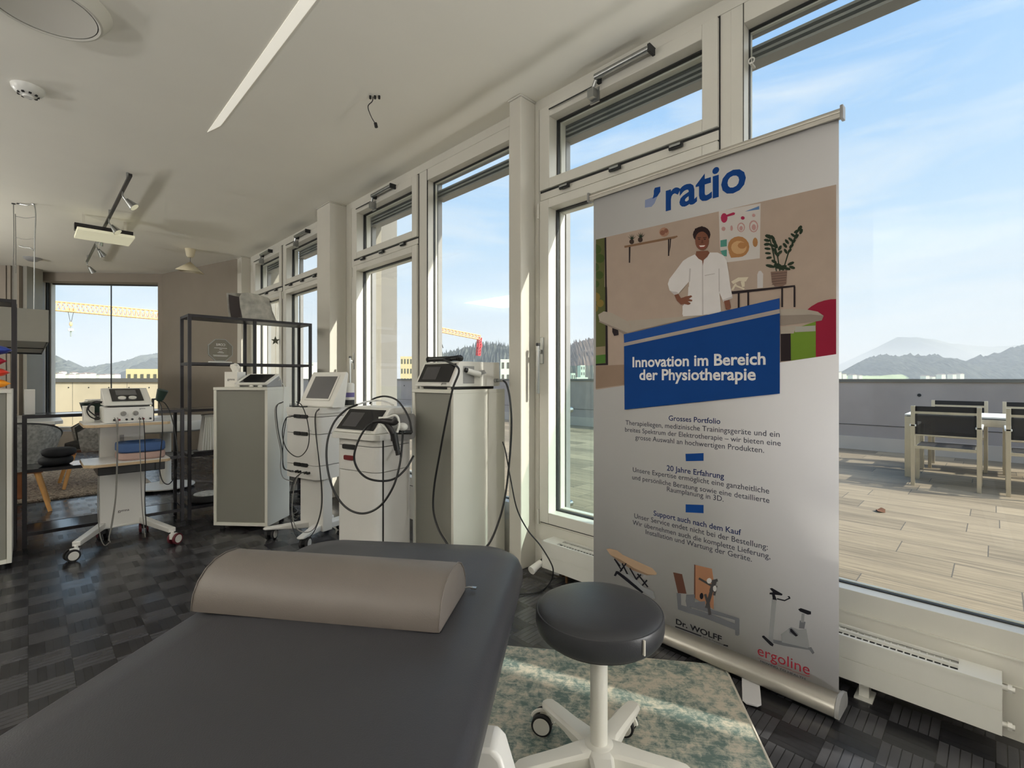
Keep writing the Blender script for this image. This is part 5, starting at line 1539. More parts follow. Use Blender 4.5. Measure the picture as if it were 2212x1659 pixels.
t = thing('therapy_device', 'white sloping therapy device with dark screen on the rounded trolley', 'therapy device', CB + (.8205,), CBR)
m = MB().prism([(.02, .006), (.03, 0), (.33, 0), (.335, .15), (.16, .150), (.145, .145)], .025, .385, M=Matrix(((0, 0, 1, 0), (1, 0, 0, 0), (0, 1, 0, 0), (0, 0, 0, 1))))
m.build('housing', 'white_plastic', t, bevel=.008)
SM, SL = slant(.025, .020, .008, .145, .144)
fr_ = MB().box((.02, .015, .001), (.34, SL - .012, .004), 0, SM).build('front_panel', 'screen_dark', t, bevel=.002, seg=2)
MB().box((.055, .035, .004), (.18, SL - .04, .0052), 0, SM).build('display', 'screen_grey', fr_)
word(t, 'gymna', 'grey_plastic', SM @ T(.29, .004, .0015), .035)
m = MB().prism(rrect(.20, .16, .03, 5, .22, .03), .4215, .436, M=Matrix(((0, 0, 1, 0), (1, 0, 0, 0), (0, 1, 0, 0), (0, 0, 0, 1)))); m.build('side_holder', 'grey_plastic', t, bevel=.004)
hp = thing('pistol_hand_piece', 'black and grey pistol shaped hand piece hooked on the rounded trolley', 'hand piece', (0, 0, 0))
Zp = 2.72
g0 = lambda px, py, dz=0: on_depth(px, py, Zp + dz)
m = MB().tube([g0(805, 912), g0(814, 910), g0(824, 909)], lambda q: .009 + .006 * q, 12, 0)
m.tube([g0(824, 909), g0(838, 911), g0(850, 912), g0(857, 906)], lambda q: .016 + .006 * q, 14, 0)
m.tube([g0(832, 911), g0(842, 924), g0(849, 938), g0(851, 952)], lambda q: .013 + .004 * q, 14, 0)
m.build('barrel', 'dark_metal', hp)
MB().tube([g0(851, 936), g0(854, 952), g0(858, 972)], lambda q: .019 - .002 * q, 16).build('grip', 'black_plastic', hp)
MB().tube([g0(858, 971), g0(860, 983)], .0135, 12, smooth=False).build('tip', 'port_black', hp)
m = MB().tube([g0(818, 903), g0(836, 902), g0(852, 897), g0(860, 903), g0(862, 920), g0(858, 934)], .0065, 8)
m.tube([g0(822, 915), g0(832, 923), g0(840, 934), g0(846, 940)], .005, 8); m.build('trim_band', 'white_plastic', hp)
m = MB().ball(on_depth(870, 922, 2.80), (.030, .030, .024)); m.build('dock', 'white_plastic', hp)
m = MB().tube([on_depth(860, 934, 2.8), on_depth(888, 934, 2.86)], .012, 10, smooth=False); m.build('dock_ring', 'black_plastic', hp)
MB().tube([on_depth(*p) for p in ((806, 911, 2.72), (792, 922, 2.70), (775, 950, 2.69), (765, 985, 2.69), (772, 1012, 2.69), (792, 1032, 2.69), (822, 1039, 2.70), (852, 1034, 2.72), (877, 1012, 2.76), (893, 985, 2.83))], .0062, 8).build('hose', 'cable_black', hp)
MB().tube([on_depth(*p) for p in ((870, 930, 2.79), (869, 952, 2.76), (864, 1000, 2.72), (850, 1050, 2.70), (822, 1092, 2.70), (786, 1109, 2.70), (750, 1098, 2.72), (722, 1062, 2.75), (707, 1008, 2.79), (707, 955, 2.84), (722, 912, 2.88), (748, 885, 2.90), (772, 874, 2.94))], .0062, 8).build('hose', 'cable_black', hp)
MB().tube([on_depth(*p) for p in ((772, 874, 2.94), (795, 867, 3.05), (825, 866, 3.12), (852, 876, 3.14))], .0055, 8).build('hose', 'white_plastic', hp)
MB().tube([on_depth(*p) for p in ((799, 872, 3.14), (806, 862, 3.12), (830, 856, 3.08), (855, 863, 3.0), (872, 882, 2.92), (884, 906, 2.88), (890, 935, 2.86))], .0058, 8).build('hose', 'cable_black', hp)

# ---- tissue box and small device on the middle pedestal
t = thing('tissue_box', 'white cube tissue box with a tissue pulled up, on the middle pedestal', 'tissue box', (.993, 4.204, 1.0855), -49.7)
MB().box((.02, .10, 0), (.125, .205, .118)).build('box', 'paper_white', t, bevel=.001)
word(t, 'gymna', 'gasket', T(.044, .0993, .052) @ UPF, .06)
word(t, 'gymna', 'gasket', T(.1257, .125, .052) @ RZ(90) @ UPF, .05)
rings = []
for i, (s, z) in enumerate(((.020, .112), (.026, .130), (.034, .150), (.030, .166), (.012, .178))):
    rings.append([(.0725 + s * math.cos(2 * math.pi * j / 14) * (1.0 + .35 * math.sin(3 * j + i)), .1525 + .55 * s * math.sin(2 * math.pi * j / 14), z + .010 * math.sin(2.2 * j + i)) for j in range(14)])
MB().loft(rings).build('tissue', 'paper_white', t)
t = thing('tablet_device', 'small white tablet device with dark sloping screen beside the tissue box', 'therapy device', (.993, 4.204, 1.0855), -49.7)
m = MB().prism([(.04, .012), (.05, .0), (.25, .0), (.25, .05), (.215, .085), (.20, .085)], .16, .40, M=Matrix(((0, 0, 1, 0), (1, 0, 0, 0), (0, 1, 0, 0), (0, 0, 0, 1))))
m.build('stand', 'grey_plastic', t, bevel=.004)
SM, SL = slant(.15, .028, .016, .205, .092)
MB().prism(rrect(.262, SL, .014, 4, .13, SL / 2), 0, .012, M=SM).build('tablet', 'white_plastic', t, bevel=.003)
MB().box((.028, .022, .012), (.234, SL - .016, .0135), 0, SM).build('display', 'screen_dark', t)
for x in (.18, .29, .36): MB().ball((x, .022, .008), (.018, .014, .008)).build('plug', 'white_plastic', t)
MB().tube([(.40, .20, .05), (.42, .20, .062), (.425, .21, .03), (.436, .22, .006), (.4385, .215, -.06), (.439, .20, -.3)], .0035, 6).build('cable', 'white_plastic', t)
# tangle of cables on the floor behind the stacked trolley
tc_ = thing('cable_tangle', 'tangle of dark cables on the floor between the middle pedestal and stacked trolley', 'cables', (0, 0, 0))
for k in range(4):
    q = [on_level(625 + 9 * k, 1090 + 6 * k, .01), on_level(640 + 3 * k, 1100 + 4 * k, .03 + .02 * k), on_level(622 + 6 * k, 1112 + 3 * k, .012), on_level(650, 1118 - 5 * k, .02 + .01 * k), on_level(636, 1098 + 3 * k, .012)]
    MB().tube(q, .004, 6).build('cable', ('cable_black', 'cable_grey')[k % 2], tc_)

# ---- two-tray trolley on the left with combination device
CC = (.25, 4.10)
t = thing('two_tray_trolley', 'white trolley with two wood edged trays and splayed castor legs at left', 'trolley', CC + (0,), 0)
def traypoly(w, d, c): return [(c, 0), (w - c * .4, 0), (w, c * .4), (w, d), (0, d), (0, c)]
for z0, d in ((.832, .42), (.572, .37)):
    m = MB().prism(traypoly(.46, d, .05), z0, z0 + .018, 0); m.prism([(x * .996 + .001, y * .996 + .001) for x, y in traypoly(.46, d, .05)], z0 + .018, z0 + .0225, 1)
    m.build('tray', ['tray_wood', 'tray_white'], t, bevel=.002, seg=2)
m = MB().box((.07, .03, .515), (.43, .32, .571)); m.build('drawer', 'black_plastic', t, bevel=.004)
m = MB().box((.106, .36, .085), (.361, .44, .832)); m.box((.09, .352, .085), (.37, .36, .10)); m.build('column', 'cart_white', t, bevel=.004)
MB().box((.215, .357, .655), (.240, .361, .745)).build('slot', 'grey_plastic', t)
word(t, 'gymna', 'gasket', T(.205, .359, .19) @ UPF, .065)
for (xa, ya), (xb, yb), yw in (((.13, .40), (-.035, .02), 195), ((.34, .40), (.455, -.07), 35)):
    dx, dy = xb - xa, yb - ya; l = math.hypot(dx, dy); nx, ny = -dy / l * .022, dx / l * .022
    m = MB().loft([[(xa + nx, ya + ny, z) for z in (.085,)] + [(xa - nx, ya - ny, .085), (xa - nx, ya - ny, .13), (xa + nx, ya + ny, .13)], [(xb + nx, yb + ny, .088), (xb - nx, yb - ny, .088), (xb - nx, yb - ny, .118), (xb + nx, yb + ny, .118)]])
    m.build('leg', 'cart_white', t, bevel=.004)
    caster(t, (xb, yb, 0), yw, .038, 'black_rubber' if xb < 0 else 'wheel_red', 'wheel_white', 'cart_white', .095)
caster(t, (.13, .43, 0), 100, .036, 'black_rubber', 'wheel_red', 'black_plastic', .09)
caster(t, (.36, .40, 0), 80, .036, 'wheel_red', 'grey_plastic', 'black_plastic', .09)
t = thing('stimulator', 'white control unit with two grey knobs and a row of sockets on the upper tray', 'therapy device', CC + (.855,), 0)
MB().prism(rrect(.262, .102, .008, 4, .231, .053), -.30, -.02, M=UPF).build('housing', 'white_plastic', t, bevel=.003)
for x in (.20, .265):
    m = MB().cyl((x, .021, .062), (x, .002, .062), .016, .014, n=22); m.cyl((x, .002, .062), (x, -.010, .062), .010, .009, n=18); m.build('knob', 'knob_grey', t)
for x, mm in ((.152, 'port_black'), (.178, 'port_red'), (.216, 'port_black'), (.246, 'port_black'), (.286, 'port_black'), (.306, 'port_red'), (.345, 'port_black')):
    MB().cyl((x, .021, .022), (x, .008, .022), .0065, n=12).build('socket', mm, t)
word(t, 'gymna', 'gasket', T(.285, .0195, .088) @ UPF, .032)
t = thing('display_unit', 'white display unit with dark panel and two round dials, stacked on the knob unit', 'therapy device', CC + (.9625,), 0)
m = MB().prism([(.03, .012), (.04, .006), (.30, .006), (.30, .115), (.295, .120), (.285, .120)], .105, .360, M=Matrix(((0, 0, 1, 0), (1, 0, 0, 0), (0, 1, 0, 0), (0, 0, 0, 1))))
m.build('housing', 'white_plastic', t, bevel=.005)
MB().box((.12, .04, 0), (.345, .28, .008)).build('base', 'port_black', t)
SM, SL = slant(.105, .030, .013, .287, .121)
fr_ = MB().box((.042, .055, .001), (.213, SL - .02, .003), 0, SM).build('front_panel', 'screen_dark', t)
MB().box((.072, .15, .003), (.185, SL - .045, .004), 0, SM).build('display', 'screen_slate', fr_)
for x in (.098, .155): MB().cyl(SM @ Vector((x, .098, .003)), SM @ Vector((x, .098, .010)), .022, n=24).build('dial', 'wheel_white', fr_)
t = thing('applicator', 'dark green black applicator in its holder at the right of the display unit', 'applicator', CC + (.855,), 0)
m = MB().box((.366, .08, 0), (.376, .12, .15)); m.box((.366, .08, .145), (.40, .12, .155)); m.build('holder_bracket', 'port_black', t)
m = MB().cyl((.408, .09, .150), (.425, .08, .212), .024, .034, n=22); m.cyl((.425, .08, .212), (.427, .079, .219), .034, .030, n=22); m.cyl((.404, .092, .135), (.408, .09, .150), .014, .024, n=18)
m.build('head', 'green_black', t)
ca = lambda px, py, Z: on_depth(px, py, Z) - Vector(CC + (.855,))
MB().tube([(.404, .092, .135)] + [ca(*p) for p in ((349, 885, 3.34), (351, 930, 3.33), (347, 980, 3.33), (345, 1015, 3.33), (352, 1040, 3.33), (366, 1045, 3.33), (380, 1022, 3.34), (384, 985, 3.35), (379, 940, 3.38), (369, 895, 3.40), (357, 872, 3.42), (346, 866, 3.44))], .0034, 7).build('cable', 'cable_black', t)
tl = thing('electrode_lead', 'thin leads hanging from the knob unit down past the two trays', 'lead', (0, 0, 0))
for pts, mm in ((((247, 902), (251, 912), (254, 950), (254, 1000), (251, 1070), (243, 1130), (236, 1160), (238, 1172)), 'cable_grey'), (((254, 902), (255, 912), (253, 955), (252, 1005), (249, 1075), (240, 1135), (234, 1168)), 'cable_grey'),
                (((301, 901), (302, 915), (302, 960), (304, 1010), (306, 1080), (311, 1140), (314, 1160)), 'cable_grey'), (((308, 901), (311, 915), (313, 960), (314, 1010), (313, 1080), (316, 1140), (315, 1162)), 'cable_black'),
                (((212, 1030), (211, 1070), (212, 1120), (217, 1160), (226, 1178), (236, 1172)), 'cable_grey')):
    MB().tube([on_row(px, py, 4.075) for px, py in pts], .0026, 6).build('cable', mm, tl)
tl = thing('mains_lead', 'short black looped lead at the left side of the display unit', 'lead', (0, 0, 0))
MB().tube([on_row(*p) for p in ((223, 868, 4.28), (205, 868, 4.30), (192, 876, 4.30), (188, 888, 4.30), (194, 899, 4.28), (207, 906, 4.26))], .004, 7).build('cable', 'cable_black', tl)
MB().tube([on_row(*p) for p in ((223, 870, 4.31), (200, 872, 4.32), (191, 884, 4.30), (203, 896, 4.25), (216, 904, 4.22))], .004, 7).build('cable', 'cable_black', tl)
tag(MB().box((.012, .22, 0), (.068, .34, .108)).build('paper_box', 'paper_white', bevel=.002, loc=CC + (.855,)), 'small upright white box at the left end of the upper tray', 'box')
# cushions on the lower tray
def cushion(z0, z1, hollow):
    rings = []
    cx, cy = .31, .17
    prof = [(.94, z0), (1.0, z0 + .010), (1.0, z1 - .012), (.975, z1 - .002), (.93, z1)]
    if hollow: prof += [(.62, z1 + .004), (.55, z1 - .006), (.46, z1 - .028), (.20, z1 - .032)]
    else: prof += [(.3, z1 + .002)]
    for s, z in prof: rings.append([(cx + x * s, cy + y * s, z) for x, y in rrect(.27, .25, .07, 6)])
    return MB().loft(rings)
tag(cushion(.0, .048, False).build('foam_cushion', 'pink_foam', loc=CC + (.595,)), 'dusty pink foam cushion under the blue one on the lower tray', 'cushion')
tag(cushion(.0, .062, True).build('foam_cushion', 'blue_foam', loc=CC + (.6465,)), 'blue hollowed foam cushion on top of the pink one on the lower tray', 'cushion')
t = thing('medicine_box', 'small white box with red print at the right end of the lower tray', 'box', CC + (.595,), 0)
MB().box((.43, .27, 0), (.458, .34, .055)).build('carton', 'paper_white', t, bevel=.001)
MB().box((.4315, .2692, .012), (.4565, .27, .032)).build('print', 'red_print', t)

# ================================================================== SHELVES
def shelf_unit(label, v0, v1, h, levels, mid=False, thick_top=True):
    t = thing('metal_shelf', label, 'shelf', (v0, 4.65, 0), 0, 'black metal shelving units')
    w, d, p = v1 - v0, .30, .024
    xs = [0, w - p] + ([w / 2 - p / 2] if mid else [])
    for x in xs:
        for y in (0, d - p):
            MB().box((x, y, 0), (x + p, y + p, h)).build('post', 'shelf_black', t, bevel=.001, seg=1)
    for i, z in enumerate(levels):
        m = MB().box((p, .002, z - .022), (w - p, .012, z)); m.box((p, d - .012, z - .022), (w - p, d - .002, z))
        m.box((.002, p, z - .022), (.012, d - p, z)); m.box((w - .012, p, z - .022), (w - .002, d - p, z))
        r = m.build('shelf_rail', 'shelf_black', t)
        top = abs(z - h) < .01
        MB().box((.012, .012, z - (.006 if not top else .020)), (w - .012, d - .012, z - .001)).build('shelf_board', 'shelf_glass' if not top or h < 1 else 'shelf_black', t)
    return t
shelf_unit('tall black shelf carrying the grey felt bag and clear award', .92, 1.93, 1.68, (.10, .53, .90, 1.285, 1.68), True)
shelf_unit('low black shelf behind the two tray trolley', -.03, .895, .90, (.10, .53, .90))
shelf_unit('tall black shelf cut off by the left edge of the photo', -1.06, -.056, 1.68, (.10, .53, .90, 1.68))

# grey felt bag
t = thing('felt_bag', 'folded grey felt bag lying on top of the tall black shelf', 'bag', (1.27, 4.80, 1.681))
def sheet(pts, th):
    # a bent felt sheet: pts = rows of (x, y, z), given thickness th towards +y
    rings = [[Vector(p) for p in row] + [Vector(p) + Vector((0, th, 0)) for p in reversed(row)] for row in pts]
    return rings
m = MB()
# front sheet: bulging foot, leaning back, rounded upper left corner
m.loft(sheet([[(.075, -.085, .002), (.055, -.080, .10), (.052, -.066, .19), (.075, -.050, .232)], [(.14, -.090, .002), (.13, -.080, .10), (.12, -.060, .20), (.12, -.040, .245)],
              [(.24, -.085, .002), (.24, -.070, .10), (.235, -.048, .19), (.232, -.028, .236)], [(.325, -.075, .002), (.318, -.056, .10), (.310, -.030, .18), (.305, -.014, .222)], [(.372, -.05, .002), (.340, -.030, .10), (.330, -.014, .18), (.325, -.006, .212)]], .007))
# back sheet, reaching further left
m.loft(sheet([[(.005, .060, .002), (-.005, .064, .10), (-.012, .062, .19), (-.016, .058, .235)], [(.12, .066, .002), (.12, .060, .10), (.12, .046, .20), (.12, .034, .246)],
              [(.24, .062, .002), (.24, .052, .10), (.235, .030, .19), (.232, .012, .236)], [(.365, .048, .002), (.338, .026, .10), (.330, .004, .18), (.325, .003, .212)]], .007))
m.box((.04, -.08, 0), (.36, .064, .008))
m.build('shell', 'bag_felt', t, sharp=60)
m = MB().loft([[(.07, -.074, .006), (.058, -.070, .10), (.058, -.056, .19), (.078, -.040, .228)], [(.075, -.01, .006), (.075, -.01, .10), (.075, -.006, .17), (.075, -.004, .20)], [(.02, .058, .006), (.006, .060, .10), (.0, .058, .18), (-.002, .055, .222)]], closed=False)
m.build('lining', 'bag_lining', t, fix=False)
m = MB().cyl((.325, -.034, .185), (.325, -.026, .186), .008, n=12); m.build('stud', 'gasket', t)
# award
t = thing('award_plaque', 'clear octagonal award with mirrored etched lettering on the tall shelf', 'award', (1.183, 4.78, 1.286), 4)
R = .104
oc = [(R * math.cos(math.radians(22.5 + 45 * k)), .112 + R * math.sin(math.radians(22.5 + 45 * k))) for k in range(8)]
MB().prism(oc, -.011, .011, M=UPF).build('plate', 'acrylic', t, bevel=.004, seg=1)
m = MB()
for k in range(8):
    (xa, za), (xb, zb) = oc[k], oc[(k + 1) % 8]
    c_ = (0, .112)
    f = .945
    m.prism([(xa, za), (xb, zb), (c_[0] + (xb - c_[0]) * f, c_[1] + (zb - c_[1]) * f), (c_[0] + (xa - c_[0]) * f, c_[1] + (za - c_[1]) * f)], .0112, .0118, M=UPF)
m.build('facet_edge', 'award_edge', t)
MB().box((-.085, -.03, 0), (.085, .03, .014)).build('foot', 'white_plastic', t, bevel=.003)
MIR = Matrix.Scale(-1, 4, (1, 0, 0))
aw = word(t, 'CORE', 'award_etch', T(.036, -.0122, .150) @ UPF @ MIR, .072)
m = MB()
for z, w in ((.128, .10), (.116, .02), (.098, .03), (.088, .05), (.066, .12), (.058, .11)): m.box((-w / 2, -.0128, z), (w / 2, -.0120, z + .0035))
m.build('etched_lines', 'award_etch', t)
# things on the lower boards of the tall shelf
t = thing('pleated_holder', 'white ribbed upright holder on the tall shelf, half hidden by the middle pedestal', 'holder', (1.115, 4.80, .531))
m = MB().loft([[(-.085 + .0 * z, -.07, 0), (.085, -.07, 0), (.085, .07, 0), (-.085, .07, 0)], [(-.055, -.05, .30), (.055, -.05, .30), (.055, .05, .30), (-.055, .05, .30)]])
m.build('body', 'wheel_white', t, bevel=.004)
for k in range(9):
    f = k / 8 - .5
    m = MB().tube([(f * .16, -.0725, .01), (f * .10, -.0525, .29)], .0035, 6, smooth=False); m.build('rib', 'paper_white', t)
MB().box((-.06, -.055, .298), (.06, .055, .312)).build('rim', 'paper_white', t, bevel=.003)
t = thing('notebook', 'dark grey notebook lying in front of the ribbed holder', 'book', (.965, 4.66, .531))
MB().box((0, .0, 0), (.20, .05, .016)).build('cover', 'dark_metal', t, bevel=.002)
MB().box((.003, .002, .004), (.197, .0495, .012)).build('pages', 'paper_white', t)
t = thing('balance_disc', 'black round disc with pale speckled top on the lowest board of the tall shelf', 'disc', (1.10, 4.80, .101))
MB().lathe([(0, 0), (.12, 0), (.135, .012), (.137, .045), (.130, .058), (0, .060)], 40).build('body', 'black_rubber', t)
MB().lathe([(0, .060), (.112, .060), (.108, .065), (0, .067)], 40).build('top', 'felt_grey', t)
t = thing('cardboard_box', 'low brown cardboard box on the floor behind the tall shelf', 'box', cw(-3.62, 5.85, 0), -20)
MB().box((0, 0, 0), (.5, .35, .18)).build('carton', 'cardboard', t, bevel=.003)
MB().box((0, .165, .18), (.5, .185, .1805)).build('tape', 'tray_wood', t)
# low shelf
t = thing('round_pad', 'upper one of two black round pads on the low shelf', 'pad', (.215, 4.80, .531))
pd = [(0, .0), (.072, .0), (.090, .012), (.096, .030), (.090, .050), (.072, .058), (0, .060)]
MB().lathe(pd, 36).build('pad_body', 'pad_black', t, sharp=60)
t2 = dup(t, (.142, 4.80, .531), 0, 'lower one of two black round pads on the low shelf')
t.location = (.158, 4.79, .5915)
tag(MB().box((-.02, 4.72, .901), (.034, 4.80, 1.075)).build('white_box', 'paper_white', bevel=.002), 'upright white box on the low shelf beside the tall shelf post', 'box')
t = thing('paper_tub', 'dark tub full of loose papers on the low shelf behind the trolley', 'tub', (.40, 4.80, .901))
m = MB().loft([[(x * .86, y * .86, 0) for x, y in rrect(.26, .22, .05, 4)], [(x, y, .07) for x, y in rrect(.26, .22, .05, 4)]]); m.build('tub', 'green_black', t)
for k in range(4):
    MB().box((-.115 + .01 * k, -.09, .071 + .006 * k), (.10, .085, .075 + .006 * k), M=RZ(7 * k - 12)).build('paper', 'paper_white', t)
# stacked coloured bags on the left pedestal
def sandbag(label, mname, z, off, rz):
    rings = []
    w, d, h = .26, .17, .068
    for k in range(11):
        x = -1 + 2 * k / 10
        f = (1 - abs(x) ** 2.6) ** .6 if abs(x) < 1 else 0
        rings.append([(x * w / 2, math.cos(a) * d / 2 * (.90 + .1 * f), h / 2 + math.copysign(abs(math.sin(a)) ** .8, math.sin(a)) * h / 2 * max(.04, f)) for a in [2 * math.pi * j / 16 for j in range(16)]])
    o = MB().loft(rings).build('sand_bag', mname, loc=(-.215 + off, 4.36, z), rz=rz, sharp=70)
    return tag(o, label, 'bag', 'coloured bags on the left pedestal')
sandbag('orange bag, bottom of the stack on the left pedestal', 'bag_orange', 1.086, .005, 4)
sandbag('bright red bag resting on the orange bag', 'bag_red', 1.155, .002, -3)
sandbag('crimson bag between the red bag and blue bag', 'bag_crimson', 1.224, -.012, 5)
sandbag('blue bag on top of the coloured stack', 'bag_blue', 1.293, .012, 0)

# ================================================================== BACK OF THE ROOM
t = MB().box((-1.6, 6.33, .0), (.95, 8.7, .022)).build('shag_carpet', 'shag_beige', bevel=.006)
tag(t, 'beige shag carpet under the felt chairs at the far end', 'carpet')
t = thing('dining_table', 'wooden table with pale top behind the low shelf, brown apron showing', 'table', (-1.52, 6.36, .0225))
MB().prism([(0, 0), (1.70, 0), (1.76, .06), (1.76, 1.26), (0, 1.26)], .690, .722).build('tabletop', 'table_white', t, bevel=.003)
MB().box((.05, .05, .60), (1.70, 1.2, .690)).build('apron', 'brown_wood', t)
for x in (.25, 1.45):
    for y, s in ((.25, -1), (1.0, 1)):
        MB().prism([(-.035, .62), (.035, .62), (.035 + s * .12, .0), (-.035 + s * .12, 0)], -.03, .03, M=T(x, y, 0) @ RZ(90) @ RX(90)).build('leg', 'brown_wood', t)
def felt_chair(label, loc, rz):
    t = thing('felt_chair', label, 'chair', loc, rz, 'grey felt tub chairs')
    def pt(a, q, inner):           # a angle from the back, q 0 bottom..1 top
        h = .36 + (.42 - .20 * (abs(a) / 2.0) ** 2) * q
        r = (.205 + .10 * q ** .7) - (.026 if inner else 0)
        return (r * math.sin(a) * 1.04, -r * math.cos(a), h)
    n = 22
    rings = []
    for k in range(n + 1):
        a = -2.0 + 4.0 * k / n
        rings.append([pt(a, q, False) for q in (0, .2, .45, .7, .9, 1)] + [pt(a, q, True) for q in (1, .9, .7, .45, .2, .0)])
    MB().loft(rings).build('shell', 'felt_grey', t, sharp=60)
    m = MB()
    for k in range(n): 
        pass
    MB().tube([pt(-2.0 + 4.0 * k / n, 1.0, False) for k in range(n + 1)], .007, 6, smooth=False).build('piping', 'felt_dark', t)
    m = MB()
    rg = []
    for k in range(n + 1):
        a = -1.95 + 3.9 * k / n
        rg.append([(p.x * .985, p.y * .985, p.z) for p in [Vector(pt(a, q, True)) for q in (.05, .3, .6, .97)]])
    m.loft(rg, closed=False); m.build('lining', 'felt_dark', t, fix=False)
    MB().lathe([(0, .385), (.19, .385), (.205, .40), (.20, .44), (.15, .455), (0, .46)], 32).build('seat', 'felt_dark', t)
    m = MB()
    for s in (-1, 1): m.box((-.19, s * .15 - .02, .335), (.19, s * .15 + .02, .36))
    m.box((-.02, -.19, .336), (.02, .19, .361)); m.build('underframe', 'brown_wood', t)
    for sx in (-1, 1):
        for sy in (-1, 1):
            MB().cyl((sx * .15, sy * .14, .35), (sx * .235, sy * .225, 0), .021, .015, n=12).build('leg', 'oak', t)
    return t
fc = felt_chair('grey felt tub chair with its back to the low shelf', (-.10, 6.02, 0), 0)
ch = [c for c in fc.children]
dup(fc, (.47, 6.92, .027), 92, 'grey felt tub chair at the end of the wooden table, turned to the left')
dup(fc, (-.86, 6.03, 0), 0, 'grey felt tub chair half hidden behind the left shelf posts')
t = thing('oval_desk', 'white desk with rounded edge between the trolley and the middle pedestal', 'desk', (1.02, 6.17, .0235))
MB().lathe([(0, .60), (.50, .60), (.525, .615), (.53, .69), (.52, .71), (0, .712)], 56).build('desktop', 'table_white', t)
MB().cyl((0, 0, .02), (0, 0, .60), .05, n=20).build('column', 'white_plastic', t)
MB().lathe([(0, 0), (.26, 0), (.26, .012), (.06, .03), (0, .03)], 36).build('foot_plate', 'white_plastic', t)
# grey box hung on wires over the wooden table at far left
t = thing('suspended_box', 'grey suspended box hung on thin wires above the wooden table at far left', 'hanging lamp', (0, 0, 0))
MB().box((-1.7, 6.2, 1.487), (.135, 8.95, 1.785)).build('housing', 'hood_grey', t, bevel=.004)
m = MB().box((-1.66, 7.45, 1.478), (.128, 7.50, 1.487)); m.box((-1.66, 8.86, 1.470), (.128, 8.94, 1.487)); m.box((.118, 6.25, 1.480), (.128, 8.9, 1.487))
m.build('underside_joint', 'gasket', t)
hf = lambda px, py: on_depth(px, py, 4.72)
k0 = hf(75, 446)
MB().tube([hf(40, 440), hf(58, 443), hf(70, 441), k0, hf(77, 470), hf(75, 515), hf(74, 600), hf(73, 668) + Vector((0, 0, -.05))], .005, 7).build('cord', 'steel', t)
MB().tube([hf(29, 440), hf(30, 520), hf(28, 590), hf(28, 672)], .0035, 6).build('cord', 'cable_grey', t)
MB().tube([hf(33, 462), hf(34, 530), hf(34, 590)], .0035, 6).build('cord', 'cable_grey', t)
for y in (469, 515): MB().tube([hf(34, y - 2), hf(55, y + 2), hf(76, y)], .0025, 6).build('rung', 'cable_grey', t)
MB().tube([hf(42, 531), hf(52, 534), hf(66, 536), hf(73, 541)], .007, 7).build('rung', 'steel', t)
for px in (29, 40): MB().cyl(hf(px, 441), (hf(px, 441).x, hf(px, 441).y, CEIL), .014, n=10).build('ceiling_hook', 'dark_metal', t)
# star ornament in the far casement
t = thing('star_ornament', 'small dark green star hanging on a thread in the casement beside the tall shelf', 'ornament', (0, 0, 0))
sp = on_wall(595, 736, 2.16)
st = []
for k in range(10):
    r_ = .055 if k % 2 == 0 else .023
    a = math.radians(90 + 36 * k); st.append((r_ * math.cos(a), r_ * math.sin(a)))
MB().prism(st, -.005, .005, M=T(*sp) @ RZ(-45) @ RX(90)).build('star', 'star_green', t)
MB().tube([sp + Vector((0, 0, .05)), (sp.x + .03, sp.y, 2.0), (2.207, sp.y, 2.20)], .0015, 5, smooth=False).build('thread', 'thread', t)

# ================================================================== ON THE CEILING
t = thing('strip_light', 'long slim white strip light set flush in the ceiling', 'ceiling light', (0, 0, 0))
MB().prism([(.855, .9), (.918, .9), (.918, 3.70), (.878, 3.86)], CEIL - .004, CEIL + .02).build('diffuser', 'strip_diffuser', t)
t = thing('smoke_detector', 'white domed smoke detector on the ceiling near the strip light', 'smoke detector', (.0, 4.02, CEIL))
MB().lathe([(0, -.058), (.022, -.058), (.026, -.050), (.04, -.046), (.062, -.030), (.072, -.016), (.076, 0), (0, 0)], 36).build('dome', 'white_plastic', t)
for k in range(9):
    a = 2 * math.pi * k / 9
    MB().box((.038, -.006, -.0485), (.048, .006, -.038), M=RZ(math.degrees(a))).build('vent_slot', 'port_black', t)
d2 = on_level(70, 560, CEIL - .02)
t = thing('smoke_detector', 'small flat detector on the ceiling at far left', 'smoke detector', (d2.x, d2.y, CEIL))
MB().lathe([(0, -.05), (.05, -.048), (.09, -.02), (.10, 0), (0, 0)], 28).build('dome', 'grey_plastic', t)
t = thing('round_ceiling_lamp', 'large round ceiling lamp with a grey bowl at the top left corner', 'ceiling light', (.05, 3.03, CEIL))
MB().lathe([(.19, 0), (.240, 0), (.232, -.012), (.205, -.052), (.196, -.055), (.188, -.050)], 56).build('ring', 'wall_paint', t)
MB().lathe([(0, -.002), (.14, -.003), (.175, -.020), (.1875, -.050), (.184, -.050), (.170, -.022), (.135, -.006), (0, -.005)], 56).build('bowl', 'bowl_grey', t)
cc = on_level(806, 207, CEIL)
t = thing('ceiling_cable', 'bare cable with black plug dangling from the ceiling', 'cable', (cc.x, cc.y, CEIL))
q = lambda px, py: on_depth(px, py, 2.93) - Vector((cc.x, cc.y, CEIL))
MB().tube([q(806, 209), q(804, 219), q(795, 230), q(801, 250), q(811, 268)], .0028, 6).build('cord', 'dark_metal', t)
m = MB().cyl(q(811, 266), q(813, 275), .010, n=10); m.build('plug', 'port_black', t)
m = MB()
for dx in (-.012, .008, .026): m.cyl((dx, -dx, -.018), (dx, -dx, 0), .007, n=8)
m.build('terminal', 'port_black', t)
t = thing('track_light', 'ceiling track with five small spotlights running towards the far window', 'track light', (.585, 4.95, CEIL))
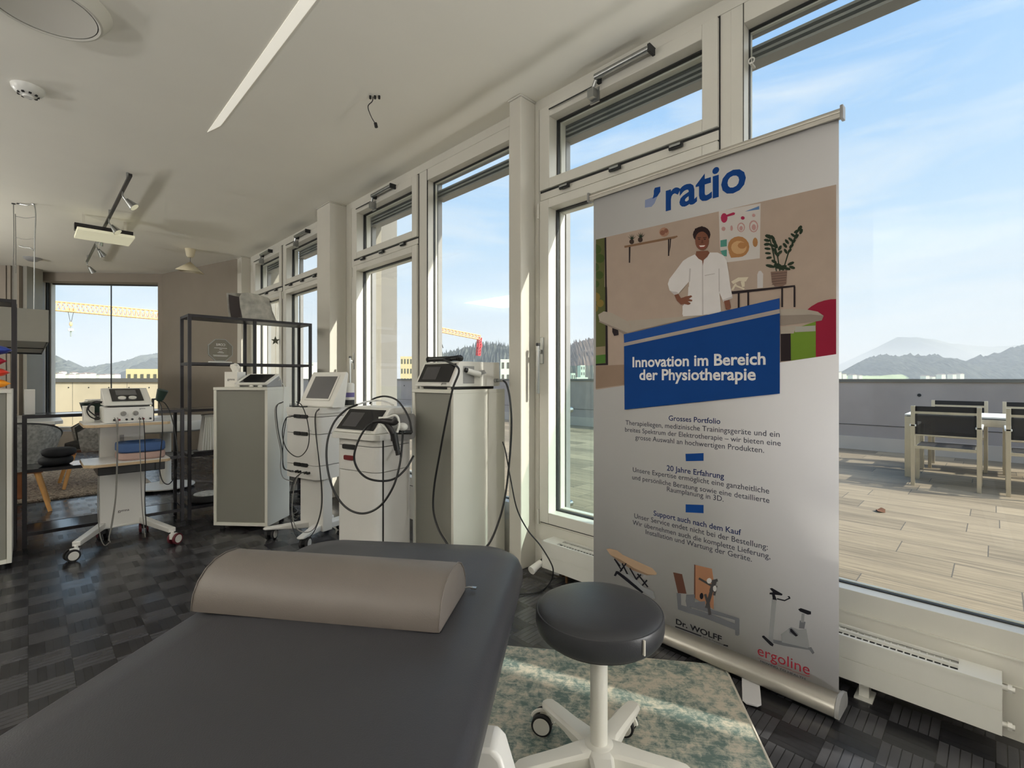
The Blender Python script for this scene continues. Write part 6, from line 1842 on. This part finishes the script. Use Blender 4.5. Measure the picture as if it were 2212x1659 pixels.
MB().box((-.012, 0, -.072), (.012, 4.1, -.052)).build('track', 'dark_metal', t)
for y in (.15, 1.4, 2.7, 3.95): MB().cyl((0, y, -.05), (0, y, 0), .012, n=10).build('standoff', 'steel', t)
for y, dx, dy in ((.45, .06, -.03), (1.47, .05, -.03), (2.08, -.02, .03), (2.75, .05, .05), (4.05, .05, .03)):
    m = MB().tube([(0, y, -.07), (.0, y, -.11), (dx * .4, y + dy * .3, -.15)], .006, 6, 0)
    sp_ = m.build('arm', 'steel', t)
    d_ = Vector((dx, dy, -.07)).normalized()
    c0 = Vector((dx * .4, y + dy * .3, -.14))
    MB().cyl(c0, c0 + d_ * .085, .016, .040, n=20, m=0).build('spot_head', 'steel', sp_)
    MB().cyl(c0 + d_ * .0853, c0 + d_ * .087, .035, n=20).build('lens', 'lamp_cream', sp_)
pa = on_level(226, 512, 2.66)
t = thing('panel_light', 'cream rectangular ceiling panel light crossing under the track', 'ceiling light', (pa.x, pa.y, 2.66), 0)
MB().box((-.23, -.22, -.014), (.23, .22, .014)).build('panel', 'lamp_cream', t, bevel=.003)
for x in (-.17, .17): MB().box((x - .012, -.012, .014), (x + .012, .012, .20)).build('bracket', 'wall_paint', t)
MB().box((-.24, -.02, .03), (.24, .06, .10)).build('driver_box', 'dark_metal', t)
pl = on_level(411, 538, CEIL)
t = thing('pendant_lamp', 'cream folded pyramid pendant lamp in front of the far wall', 'pendant lamp', (pl.x, pl.y, CEIL), 20)
MB().lathe([(0, -.11), (.03, -.11), (.045, -.09), (.06, -.01), (.06, 0), (0, 0)], 28).build('canopy', 'pendant_cream', t)
MB().cyl((0, 0, -.17), (0, 0, -.11), .004, n=6).build('cord', 'cable_grey', t)
m = MB()
ap = (0, 0, -.165); b4 = [(.19, 0, -.30), (0, .19, -.275), (-.19, 0, -.30), (0, -.19, -.315)]
for k in range(4): m.add([ap, b4[k], b4[(k + 1) % 4]], [(0, 1, 2)])
o = m.build('shade', 'pendant_cream', t, fix=False, sharp=4)
sl = o.modifiers.new('thickness', 'SOLIDIFY'); sl.thickness = .003
